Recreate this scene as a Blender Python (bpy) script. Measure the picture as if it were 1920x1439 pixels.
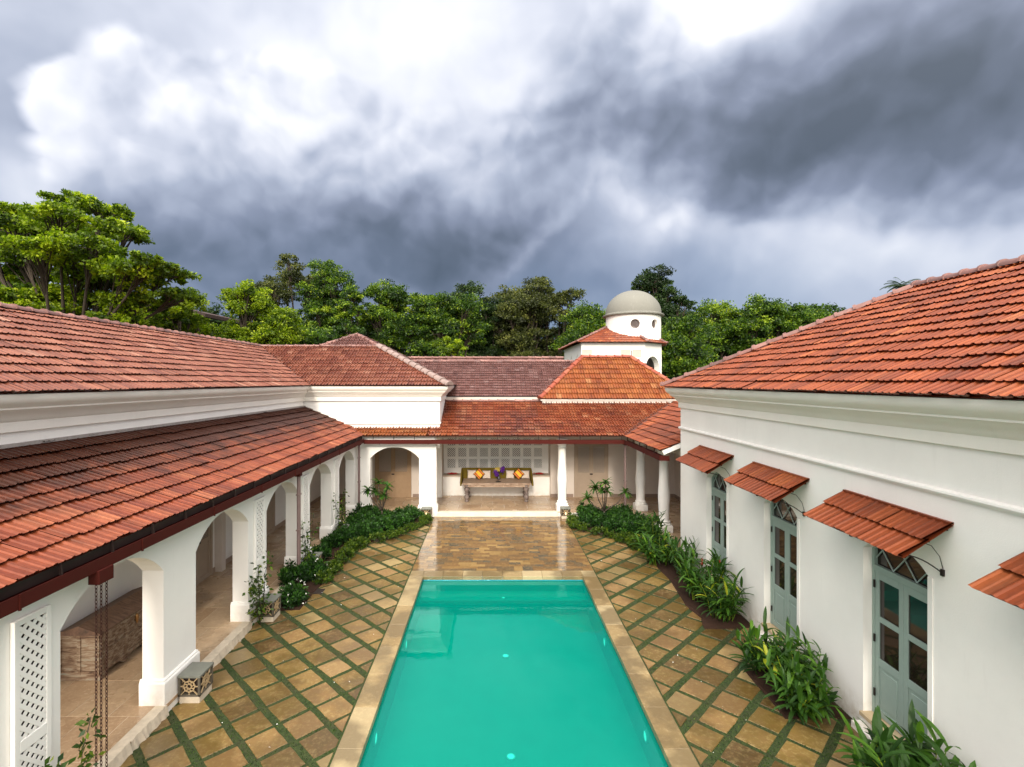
import bpy, bmesh, math, random
import numpy as np
from mathutils import Vector, Matrix
R = math.radians
for o in list(bpy.data.objects): bpy.data.objects.remove(o)
scene = bpy.context.scene
C = scene.collection
random.seed(7); rng = np.random.default_rng(7)

# ------------------------------------------------------------------ camera
cam = bpy.data.objects.new('camera', bpy.data.cameras.new('camera')); C.objects.link(cam)
cam.location = (0, 0, 5.2); cam.rotation_euler = (R(90), 0, 0)
cam.data.sensor_width = 36; cam.data.lens = 18.0
cam.data.shift_x = 39/1920; cam.data.shift_y = -4.5/1920
cam.data.clip_start = 0.05; cam.data.clip_end = 2000
scene.camera = cam
scene.render.resolution_x = 1024; scene.render.resolution_y = 767

# ------------------------------------------------------------------ light
SUN_EL, SUN_AZ = 26, 4            # degrees; azimuth left of straight behind the camera
scene.view_settings.view_transform = 'Standard'; scene.view_settings.look = 'None'
scene.view_settings.gamma = 1; scene.view_settings.exposure = 1.15
sl = bpy.data.lights.new('sun', 'SUN'); sl.energy = 1.1; sl.angle = R(8); sl.color = (1, .91, .78)
so = bpy.data.objects.new('sun', sl); C.objects.link(so)
sd = Vector((-math.sin(R(SUN_AZ))*math.cos(R(SUN_EL)), -math.cos(R(SUN_AZ))*math.cos(R(SUN_EL)), math.sin(R(SUN_EL))))
so.rotation_euler = sd.to_track_quat('Z', 'Y').to_euler()

def pdir(px, py): return Vector(((px-921)/960, 1, (715-py)/960)).normalized()

class NT:
    def __init__(s, tree): s.t = tree; s.n = tree.nodes; s.l = tree.links
    def new(s, typ, **kw):
        n = s.n.new(typ)
        for k, v in kw.items(): setattr(n, k, v)
        return n
    def put(s, sock, v):
        if isinstance(v, bpy.types.NodeSocket): s.l.new(v, sock)
        elif v is not None: sock.default_value = v
    def math(s, op, a, b=None, c=None, clamp=False):
        n = s.new('ShaderNodeMath', operation=op); n.use_clamp = clamp
        s.put(n.inputs[0], a); s.put(n.inputs[1], b); s.put(n.inputs[2], c); return n.outputs[0]
    def vmath(s, op, a, b=None, out=0):
        n = s.new('ShaderNodeVectorMath', operation=op); s.put(n.inputs[0], a)
        if b is not None: s.put(n.inputs[3 if op == 'SCALE' else 1], b)
        return n.outputs[out]
    def noise(s, vec, scale, detail=4, rough=.5, dist=0, col=False):
        n = s.new('ShaderNodeTexNoise'); s.put(n.inputs['Vector'], vec)
        n.inputs['Scale'].default_value = scale; n.inputs['Detail'].default_value = detail
        n.inputs['Roughness'].default_value = rough; n.inputs['Distortion'].default_value = dist
        return n.outputs['Color' if col else 'Fac']
    def ramp(s, fac, stops, interp='LINEAR'):
        n = s.new('ShaderNodeValToRGB'); s.put(n.inputs[0], fac); e = n.color_ramp.elements
        n.color_ramp.interpolation = interp
        while len(e) < len(stops): e.new(.5)
        for i, (p, c) in enumerate(stops):
            e[i].position = p; e[i].color = (c[0], c[1], c[2], 1) if hasattr(c, '__len__') else (c, c, c, 1)
        return n.outputs[0]
    def mix(s, fac, a, b, blend='MIX'):
        n = s.new('ShaderNodeMix', data_type='RGBA', blend_type=blend)
        s.put(n.inputs[0], fac)
        for k, v in ((6, a), (7, b)):
            if isinstance(v, (tuple, list)): v = (*v[:3], 1)
            s.put(n.inputs[k], v)
        return n.outputs[2]

def make_world():
    w = bpy.data.worlds.new('World'); scene.world = w; w.use_nodes = True
    t = NT(w.node_tree); t.n.clear()
    out = t.new('ShaderNodeOutputWorld'); bg = t.new('ShaderNodeBackground')
    t.l.new(bg.outputs[0], out.inputs[0])
    sky = t.new('ShaderNodeTexSky'); sky.sky_type = 'NISHITA'; sky.sun_disc = False
    sky.sun_elevation = R(SUN_EL); sky.sun_rotation = math.atan2(sd.x, sd.y)
    D0 = t.new('ShaderNodeTexCoord').outputs['Generated']
    # domain warp makes the blobs ragged like cumulus
    n1 = t.vmath('SUBTRACT', t.noise(D0, 2.4, 2, .5, col=True), (.5, .5, .5))
    n2 = t.vmath('SUBTRACT', t.noise(D0, 5.5, 4, .50, col=True), (.5, .5, .5))
    D = t.vmath('ADD', D0, t.vmath('SCALE', n1, .09))
    D = t.vmath('ADD', D, t.vmath('SCALE', n2, .09))
    D = t.vmath('NORMALIZE', D)
    def gauss(px, py, rad, vec):
        k = 1/(1-math.cos(math.atan(rad/960.0)))
        dt = t.vmath('DOT_PRODUCT', vec, tuple(pdir(px, py)), out=1)
        return t.math('EXPONENT', t.math('MULTIPLY', t.math('SUBTRACT', dt, 1), k))
    def blobs(lst, vec):
        acc = None
        for px, py, rad, wt in lst:
            g = t.math('MULTIPLY', gauss(px, py, rad, vec), wt)
            acc = g if acc is None else t.math('ADD', acc, g)
        return acc
    fb = t.math('SUBTRACT', t.noise(D0, 2.6, 6, .46, .3), .5)
    # layer 1: high pale overcast with a blue-grey cast
    base = t.math('ADD', t.math('ADD', .56, blobs([(1330, 50, 120, .45), (1480, 110, 90, .15), (560, 30, 260, .06), (330, 60, 200, .08), (130, 20, 170, .10), (760, 150, 170, .14), (520, 170, 60, .2), (920, 220, 50, .14), (900, 30, 160, .10), (1000, 180, 60, .12), (20, 360, 60, .25), (110, 130, 130, -.14), (70, 290, 70, -.10), (900, 215, 60, -.04), (430, 205, 45, -.18), (1830, 90, 160, -.20), (1640, 400, 240, .22), (1850, 380, 160, .18), (1200, 400, 120, .14), (1020, 540, 170, -.22), (1300, 560, 150, -.16), (1560, 560, 160, -.06), (560, 540, 130, -.14)], D)), t.math('MULTIPLY', fb, .45))
    # layer 2: heavy grey cloud bank, sharp billowing upper edges, bright rims
    M = blobs([(290, 290, 100, .95), (235, 245, 60, .5), (480, 190, 60, .6), (420, 330, 120, .7), (330, 400, 130, .5), (520, 430, 150, .8), (420, 480, 130, .9), (600, 540, 130, .9), (340, 470, 100, .7), (460, 580, 130, .9), (760, 540, 120, .7), (300, 580, 120, .7), (640, 330, 120, .55), (700, 450, 140, .75), (850, 400, 110, .75), (960, 350, 80, .8), (1060, 280, 80, .95),
               (1130, 190, 70, .8), (1150, 60, 75, .8), (1220, 110, 60, .4), (1240, 270, 100, .95), (1390, 250, 110, .8), (1520, 230, 120, .9), (1660, 180, 130, .9), (1820, 170, 140, .9), (2000, 200, 160, .9), (1760, 40, 110, .45), (1395, 380, 45, .7), (500, 200, 60, .5), (620, 220, 70, .3)], D)
    def vor(vec, sc, det):
        n = t.new('ShaderNodeTexVoronoi'); n.feature = 'F1'; n.normalize = True; t.put(n.inputs['Vector'], vec)
        n.inputs['Scale'].default_value = sc; n.inputs['Detail'].default_value = det; n.inputs['Roughness'].default_value = .5
        return n.outputs['Distance']
    DW = t.vmath('ADD', D0, t.vmath('SCALE', n2, .10))
    v0_ = vor(DW, 7.0, 2)
    puff = t.math('SUBTRACT', .42, v0_)
    M = t.math('ADD', t.math('ADD', M, t.math('MULTIPLY', fb, .22)), t.math('MULTIPLY', puff, .95))
    mask = t.new('ShaderNodeMapRange'); mask.interpolation_type = 'SMOOTHSTEP'; t.put(mask.inputs[0], M); mask.inputs[1].default_value = .30; spx = t.new('ShaderNodeSeparateXYZ'); t.l.new(D0, spx.inputs[0]); t.put(mask.inputs[2], t.math('ADD', .46, t.math('MULTIPLY', t.math('MULTIPLY_ADD', spx.outputs[0], 1.6, .35, clamp=True), .30)))
    dens = blobs([(520, 440, 140, .36), (690, 440, 130, .42), (840, 440, 110, .46), (370, 480, 120, .26), (560, 540, 120, .30), (770, 520, 120, .42), (880, 500, 90, .25), (230, 500, 120, .42), (300, 600, 140, .3), (480, 620, 130, .2), (980, 370, 90, .46), (1070, 270, 85, .45), (1150, 110, 90, .42), (1240, 260, 100, .45), (1390, 260, 110, .46), (1395, 380, 60, .35), (1530, 230, 120, .46), (1680, 190, 140, .46), (1850, 170, 150, .46), (2030, 190, 150, .4)], D)
    s1 = t.noise(D0, 4.2, 4, .46, .15); s2 = t.noise(t.vmath('ADD', D0, (-.016, 0, .030)), 4.2, 4, .46, .15)
    pf2 = t.math('SUBTRACT', vor(t.vmath('ADD', DW, (-.012, 0, .022)), 7.0, 2), v0_)
    bil = t.math('ADD', t.math('MULTIPLY', t.math('SUBTRACT', s1, s2), .7), t.math('MULTIPLY', pf2, .95))
    inner = t.math('ADD', t.math('ADD', t.math('SUBTRACT', .80, t.math('MULTIPLY', dens, .67)), bil), t.math('MULTIPLY', fb, .15))
    F = t.math('ADD', t.math('MULTIPLY', inner, mask.outputs[0]), t.math('MULTIPLY', t.math('ADD', base, t.math('MULTIPLY', bil, .35)), t.math('SUBTRACT', 1, mask.outputs[0])))
    F = t.math('MINIMUM', t.math('MAXIMUM', F, 0), 1)
    cloud = t.ramp(F, [(0, (.078, .105, .150)), (.18, (.118, .150, .215)), (.36, (.21, .25, .35)), (.52, (.36, .41, .53)), (.68, (.57, .61, .72)), (.84, (.82, .84, .90)), (1, (1.0, 1.01, 1.03))])
    # bluer low clear-ish band toward the horizon
    sp = t.new('ShaderNodeSeparateXYZ'); t.l.new(D, sp.inputs[0])
    up = t.math('MULTIPLY_ADD', sp.outputs[2], -3.6, 1.20, clamp=True)
    nz = t.ramp(t.noise(D0, 2.6, 5, .5), [(.35, 0), (.60, 1)])
    bl = t.math('MULTIPLY', t.math('MULTIPLY', up, t.math('MULTIPLY_ADD', nz, .45, .45)), t.math('MULTIPLY_ADD', mask.outputs[0], -.65, 1))
    skyc = t.vmath('SCALE', sky.outputs[0], .055)
    blue = t.mix(.85, skyc, (.115, .205, .36))
    blue = t.mix(t.math('MULTIPLY', t.math('SUBTRACT', F, .30), 1.15, clamp=True), blue, (.48, .55, .68))
    col = t.mix(bl, cloud, blue)
    # unseen bright lobe added behind the camera as soft frontal fill for the walls
    dt = t.vmath('DOT_PRODUCT', D0, tuple((sd+Vector((0, .10, .30))).normalized()), out=1)
    gl = t.math('EXPONENT', t.math('MULTIPLY', t.math('SUBTRACT', dt, 1), 4.6))
    col = t.vmath('ADD', col, t.vmath('SCALE', (1.0, .90, .76), t.math('MULTIPLY', gl, BACK_FILL)))
    dz = t.vmath('DOT_PRODUCT', D0, tuple(Vector((0, -.45, 1)).normalized()), out=1)  # unseen zenith lobe added as fill for ground, roofs and walls
    gz = t.math('EXPONENT', t.math('MULTIPLY', t.math('SUBTRACT', dz, 1), 5.2))
    col = t.vmath('ADD', col, t.vmath('SCALE', (1.0, .95, .87), t.math('MULTIPLY', gz, ZENITH_FILL)))
    w.cycles.sampling_method = 'MANUAL'; w.cycles.sample_map_resolution = 512
    t.l.new(col, bg.inputs[0]); bg.inputs[1].default_value = SKY
BACK_FILL = 3.2
SKY = 0.54
ZENITH_FILL = 3.3
make_world()

# ------------------------------------------------------------------ materials
def mat(name):
    m = bpy.data.materials.new(name); m.use_nodes = True
    t = NT(m.node_tree); b = t.n['Principled BSDF']
    return m, t, b
def pos(t): return t.new('ShaderNodeNewGeometry').outputs['Position']
def attr(t, name): return t.new('ShaderNodeAttribute', attribute_name=name).outputs['Fac']
def bump(t, b, h, strength=.3, dist=.01):
    n = t.new('ShaderNodeBump'); n.inputs['Strength'].default_value = strength; n.inputs['Distance'].default_value = dist
    t.put(n.inputs['Height'], h); t.l.new(n.outputs[0], b.inputs['Normal'])
def plain(name, col, rough=.6, var=.15, sc=6, metal=0, bm=.15):
    m, t, b = mat(name); P = pos(t)
    n = t.noise(P, sc, 5, .6)
    c = t.mix(n, tuple(x*(1-var) for x in col), tuple(min(1, x*(1+var)) for x in col))
    t.put(b.inputs['Base Color'], c); b.inputs['Roughness'].default_value = rough; b.inputs['Metallic'].default_value = metal
    if rough > .3: b.inputs['Specular IOR Level'].default_value = .22
    if bm: bump(t, b, t.noise(P, sc*8, 3, .6), bm, .004)
    return m
def plaster(name, col, dirt=(.45, .36, .24), amount=.5):
    m, t, b = mat(name); P = pos(t)
    n = t.noise(P, 1.3, 6, .62)
    c = t.mix(t.ramp(n, [(.3, 0), (.75, 1)]), tuple(x*.93 for x in col), col)
    mp = t.new('ShaderNodeMapping'); t.l.new(P, mp.inputs[0]); mp.inputs['Scale'].default_value = (5, 5, .55)
    st = t.ramp(t.noise(mp.outputs[0], 1.2, 6, .65), [(.58, 0), (.78, 1)])
    c = t.mix(t.math('MULTIPLY', st, .14*amount), c, (.42, .40, .36))
    sp = t.new('ShaderNodeSeparateXYZ'); t.l.new(P, sp.inputs[0])
    low = t.math('MULTIPLY_ADD', sp.outputs[2], -1.9, 1.0, clamp=True)          # splashed mud on the plinth
    low = t.math('MULTIPLY', low, t.ramp(t.noise(P, 4.5, 6, .7), [(.38, 0), (.7, 1)]))
    c = t.mix(t.math('MULTIPLY', low, amount), c, dirt)
    t.put(b.inputs['Base Color'], c); b.inputs['Roughness'].default_value = .8
    h = t.math('ADD', t.noise(P, 70, 4, .6), t.math('MULTIPLY', t.noise(P, 9, 3, .5), .8))
    bump(t, b, h, .32, .006)
    return m
def tilemat(name, stops, grime=.35, rough=.42, zg=None, axis='x', gscale=1.1, gcol=(.035, .016, .012)):
    m, t, b = mat(name); P = pos(t); a = attr(t, 'tint')
    c = t.ramp(a, stops)
    n = t.noise(P, 14, 5, .65)
    c = t.mix(t.math('MULTIPLY', t.ramp(n, [(.35, 0), (.75, 1)]), .35), c, tuple(x*.55 for x in stops[0][1]))
    g = t.ramp(t.noise(P, gscale, 7, .70), [(.47, 0), (.68, 1)])
    g = t.math('MULTIPLY', g, grime)
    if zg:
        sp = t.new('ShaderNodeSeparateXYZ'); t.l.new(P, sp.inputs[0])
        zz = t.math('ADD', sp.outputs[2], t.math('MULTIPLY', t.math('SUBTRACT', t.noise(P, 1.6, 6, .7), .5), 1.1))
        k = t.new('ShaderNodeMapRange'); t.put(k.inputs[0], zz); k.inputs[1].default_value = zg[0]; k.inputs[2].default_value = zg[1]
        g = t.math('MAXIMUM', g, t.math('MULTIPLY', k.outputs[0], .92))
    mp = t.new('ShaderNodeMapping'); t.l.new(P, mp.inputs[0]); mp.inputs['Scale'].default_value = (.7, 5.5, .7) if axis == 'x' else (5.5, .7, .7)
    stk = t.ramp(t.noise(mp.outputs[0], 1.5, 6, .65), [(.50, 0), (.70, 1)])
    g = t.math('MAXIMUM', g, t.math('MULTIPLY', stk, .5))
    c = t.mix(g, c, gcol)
    sp = t.ramp(t.noise(P, 42, 3, .7), [(.735, 0), (.76, 1)])
    c = t.mix(t.math('MULTIPLY', sp, .5), c, (.40, .34, .28))
    t.put(b.inputs['Base Color'], c)
    t.put(b.inputs['Roughness'], t.math('MULTIPLY_ADD', n, .3, rough-.15))
    b.inputs['Specular IOR Level'].default_value = .25
    bump(t, b, t.noise(P, 90, 4, .6), .35, .003)
    return m
WHITE = plaster('white_plaster', (.88, .855, .81), amount=.8)
CREAM = plaster('cream_cornice', (.87, .835, .76), amount=.7)
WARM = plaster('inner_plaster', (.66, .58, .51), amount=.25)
T_RED = tilemat('tile_red', [(0, (0.1353, 0.0280, 0.0094)), (0.4, (0.2177, 0.0451, 0.0137)), (0.78, (0.3002, 0.0713, 0.0205)), (1, (0.3674, 0.1101, 0.0342))], .3)
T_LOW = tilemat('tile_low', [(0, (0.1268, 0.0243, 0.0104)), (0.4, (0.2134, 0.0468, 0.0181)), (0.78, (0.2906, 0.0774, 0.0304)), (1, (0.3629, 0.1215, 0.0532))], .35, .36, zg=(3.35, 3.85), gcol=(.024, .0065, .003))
T_PINK = tilemat('tile_pink', [(0, (0.1436, 0.0421, 0.0264)), (0.4, (0.2184, 0.0706, 0.0418)), (0.78, (0.2881, 0.1107, 0.0671)), (1, (0.3621, 0.1764, 0.1188))], .35, .30)
T_ROSE = tilemat('tile_rose', [(0, (0.1118, 0.0451, 0.0374)), (0.4, (0.1634, 0.0706, 0.0572)), (0.78, (0.2236, 0.1127, 0.0968)), (1, (0.2838, 0.1764, 0.1595))], .4, .26, axis='y')
T_MIX = tilemat('tile_mixed', [(0, (0.1361, 0.0288, 0.0133)), (0.4, (0.2268, 0.0549, 0.0228)), (0.78, (0.3083, 0.0972, 0.0418)), (1, (0.3814, 0.1620, 0.0836))], .85, .26, gscale=.7, gcol=(.06, .022, .018), axis='y')
T_ORANGE = tilemat('tile_orange', [(0, (0.1706, 0.0408, 0.0119)), (0.4, (0.2525, 0.0662, 0.0178)), (0.78, (0.3192, 0.1071, 0.0297)), (1, (0.3867, 0.1691, 0.0673))], .4, .40, axis='y')
T_AWN = tilemat('tile_awning', [(0, (0.1426, 0.0280, 0.0085)), (0.5, (0.2235, 0.0469, 0.0120)), (1, (0.2948, 0.0777, 0.0205))], .2, .45)
CAP = tilemat('ridge_cap', [(0, (.17, .09, .08)), (.5, (.27, .13, .11)), (1, (.36, .19, .16))], .5, .5, gcol=(.09, .075, .07))
CAPO = tilemat('ridge_cap_red', [(0, (.26, .06, .035)), (.5, (.36, .09, .05)), (1, (.42, .14, .08))], .3, .5)
FASCIA = plain('oxide_red_board', (.055, .006, .003), .8, .2, 3)
DARKM = plain('dark_metal', (.03, .018, .016), .5, .2)
RUST = plain('rusty_iron', (.045, .016, .011), .6, .35, 30)
PIPE = plain('brown_pipe', (.22, .15, .14), .4, .15)
SAGE = plain('sage_paint', (.27, .345, .305), .48, .07, 5, bm=.08)
SAGEL = plain('sage_light', (.38, .46, .43), .5, .06)
GLASS = plain('dark_glass', (.016, .010, .008), .04, .3, 1.5, bm=0)
BEIGE = plain('beige_door_paint', (.36, .28, .21), .55, .08)
HOLE_SHADE = plain('lattice_hole_shade', (.018, .013, .010), .95)  # near-black stands in for the shade inside the lattice holes
BLACK = plain('black_iron', (.018, .013, .011), .5)
DOMEM = plaster('dome_cement', (.20, .195, .168), amount=1.8)
STONE = plain('carved_stone', (.10, .085, .062), .7, .5, 9, bm=.5)
STONEL = plain('pale_stone', (.55, .47, .36), .75, .35, 9, bm=.5)
FRET = plain('fretwork_stone', (.40, .29, .16), .7, .3, 14)
SLATE = plain('slate_lid', (.16, .165, .14), .5, .25, 8)
SOIL = plain('soil', (.030, .014, .008), .95, .5, 16, bm=1.0)
BARK = plain('bark', (.055, .042, .032), .9, .4, 10, bm=.6)
BARKL = plain('pale_bark', (.07, .055, .042), .85, .3, 10, bm=.5)
MUSTARD = plain('mustard_velvet', (.14, .095, .010), .85, .2)
LINEN = plain('linen', (.60, .50, .42), .9, .1)
PURPLE = plain('purple_petals', (.14, .03, .30), .7, .3)
YELLOW = plain('yellow_petals', (.75, .58, .12), .7, .2)
REDP = plain('red_petals', (.40, .015, .02), .6, .2)
WHITEP = plain('white_petals', (.8, .8, .75), .6, .1)

def wood(name, cols, sc=(3, 3, 30), rough=.7):
    m, t, b = mat(name); P = pos(t)
    mp = t.new('ShaderNodeMapping'); t.l.new(P, mp.inputs[0]); mp.inputs['Scale'].default_value = sc
    n = t.noise(mp.outputs[0], 1.6, 8, .68, .5)
    t.put(b.inputs['Base Color'], t.ramp(n, [(.3+.4*i/(len(cols)-1), c) for i, c in enumerate(cols)]))
    b.inputs['Roughness'].default_value = rough; bump(t, b, n, .5, .006); return m
TABLEW = wood('weathered_table', [(.14, .08, .05), (.34, .235, .165), (.50, .39, .29)], (4, 30, 4))
CHESTW = wood('weathered_chest', [(.035, .018, .010), (.11, .060, .034), (.20, .13, .08), (.30, .24, .17), (.13, .17, .15)], (2, 5, 14))
CHESTT = wood('chest_lid', [(.05, .03, .02), (.12, .065, .04), (.19, .12, .08)], (3, 14, 3))

def slabmat(name, stops, wet=.25, blot=.35, rough=.5, blotc=(.20, .10, .045), bs=.5):
    m, t, b = mat(name); P = pos(t); a = attr(t, 'tint')
    c = t.ramp(a, stops)
    n = t.noise(P, 5.5, 8, .7, .6)
    c = t.mix(t.math('MULTIPLY', t.ramp(n, [(.45, 0), (.75, 1)]), blot), c, blotc)
    n2 = t.noise(P, 18, 6, .7)
    c = t.mix(t.math('MULTIPLY', t.ramp(n2, [(.3, 1), (.5, 0)]), .4), c, tuple(min(1, x*1.5) for x in stops[-1][1]))
    w = t.ramp(t.noise(P, .9, 4, .55), [(.44, 0), (.54, 1)])
    c = t.mix(t.math('MULTIPLY', w, wet), c, tuple(x*.45 for x in stops[0][1]))
    t.put(b.inputs['Base Color'], c)
    t.put(b.inputs['Roughness'], t.math('MULTIPLY_ADD', w, -.22, rough))
    bump(t, b, t.math('ADD', n2, n), bs, .006)
    return m
SLAB = slabmat('sandstone_slab', [(0, (0.0776, 0.0460, 0.0125)), (.3, (0.1367, 0.0844, 0.0192)), (.55, (0.1896, 0.1211, 0.0295)), (.8, (0.2293, 0.1322, 0.0487)), (1, (0.3087, 0.2345, 0.0996))], .40, .5, .50)
COPE = slabmat('coping_stone', [(0, (0.2322, 0.1591, 0.0645)), (.5, (0.2838, 0.2021, 0.0903)), (1, (0.3612, 0.2838, 0.1548))], .66, .18, .5)
DECK = slabmat('wet_slate', [(0, (.085, .075, .055)), (.12, (.115, .085, .05)), (.3, (.145, .085, .040)), (.6, (.18, .105, .046)), (.85, (.225, .135, .052)), (1, (.31, .20, .08))], .15, .25, .14, bs=.10)
FLOOR = slabmat('veranda_stone', [(0, (.37, .245, .145)), (.5, (.43, .30, .185)), (1, (.50, .37, .24))], .18, .40, .36, bs=.15)

def grassmat():
    m, t, b = mat('moss_grass'); P = pos(t)
    n = t.noise(P, 22, 6, .7); n2 = t.noise(P, 2.0, 4, .6)
    c = t.ramp(n, [(.25, (.010, .014, .003)), (.5, (.022, .040, .005)), (.75, (.045, .070, .009))])
    c = t.mix(t.math('MULTIPLY', t.ramp(n2, [(.45, 0), (.7, 1)]), .5), c, (.05, .04, .015))
    t.put(b.inputs['Base Color'], c); b.inputs['Roughness'].default_value = .95
    bump(t, b, n, 1.0, .02); return m
GRASS = grassmat()
def landmat():
    m, t, b = mat('land'); P = pos(t)
    c = t.ramp(t.noise(P, .4, 6, .7), [(.3, (.03, .05, .012)), (.7, (.07, .09, .025))])
    t.put(b.inputs['Base Color'], c); b.inputs['Roughness'].default_value = 1; return m
LAND = landmat()
def leafmat(name, stops, trans=.35):
    m, t, b = mat(name); a = attr(t, 'tint')
    c = t.ramp(a, stops)
    t.put(b.inputs['Base Color'], c); b.inputs['Roughness'].default_value = .5; b.inputs['Specular IOR Level'].default_value = .35
    tr = t.new('ShaderNodeBsdfTranslucent'); t.put(tr.inputs[0], t.mix(1.0, c, (1.0, 1.25, .45), 'MULTIPLY'))
    mx = t.new('ShaderNodeMixShader'); mx.inputs[0].default_value = trans
    t.l.new(b.outputs[0], mx.inputs[1]); t.l.new(tr.outputs[0], mx.inputs[2])
    t.l.new(mx.outputs[0], t.n['Material Output'].inputs[0]); return m
L_BRIGHT = leafmat('leaf_bright', [(0, (0.0217, 0.0470, 0.0023)), (.4, (0.1027, 0.1680, 0.0038)), (.7, (0.2898, 0.3808, 0.0076)), (1, (0.5071, 0.5600, 0.0228))], .4)
L_MID = leafmat('leaf_mid', [(0, (0.0083, 0.0242, 0.0032)), (.42, (0.0331, 0.0806, 0.0065)), (.72, (0.1552, 0.2520, 0.0113)), (1, (0.3519, 0.4234, 0.0242))])
L_DARK = leafmat('leaf_dark', [(0, (.007, .018, .005)), (.45, (.020, .046, .009)), (.8, (.060, .105, .018)), (1, (.12, .17, .035))])
L_OLIVE = leafmat('leaf_olive', [(0, (0.0161, 0.0224, 0.0057)), (.45, (0.0517, 0.0650, 0.0133)), (.8, (0.1380, 0.1512, 0.0304)), (1, (0.2530, 0.2576, 0.0617))])
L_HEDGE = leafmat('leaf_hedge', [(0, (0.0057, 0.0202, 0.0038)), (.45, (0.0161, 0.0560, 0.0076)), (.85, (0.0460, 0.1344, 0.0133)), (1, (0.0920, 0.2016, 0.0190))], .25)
L_LIME = leafmat('leaf_lime', [(0, (0.0105, 0.0320, 0.0040)), (.5, (0.0420, 0.0880, 0.0064)), (1, (0.1820, 0.2400, 0.0160))])
L_GINGER = leafmat('leaf_ginger', [(0, (0.0115, 0.0358, 0.0057)), (.5, (0.0345, 0.0986, 0.0095)), (.88, (0.0978, 0.2128, 0.0152)), (1, (0.3910, 0.4032, 0.0285))], .3)

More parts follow.
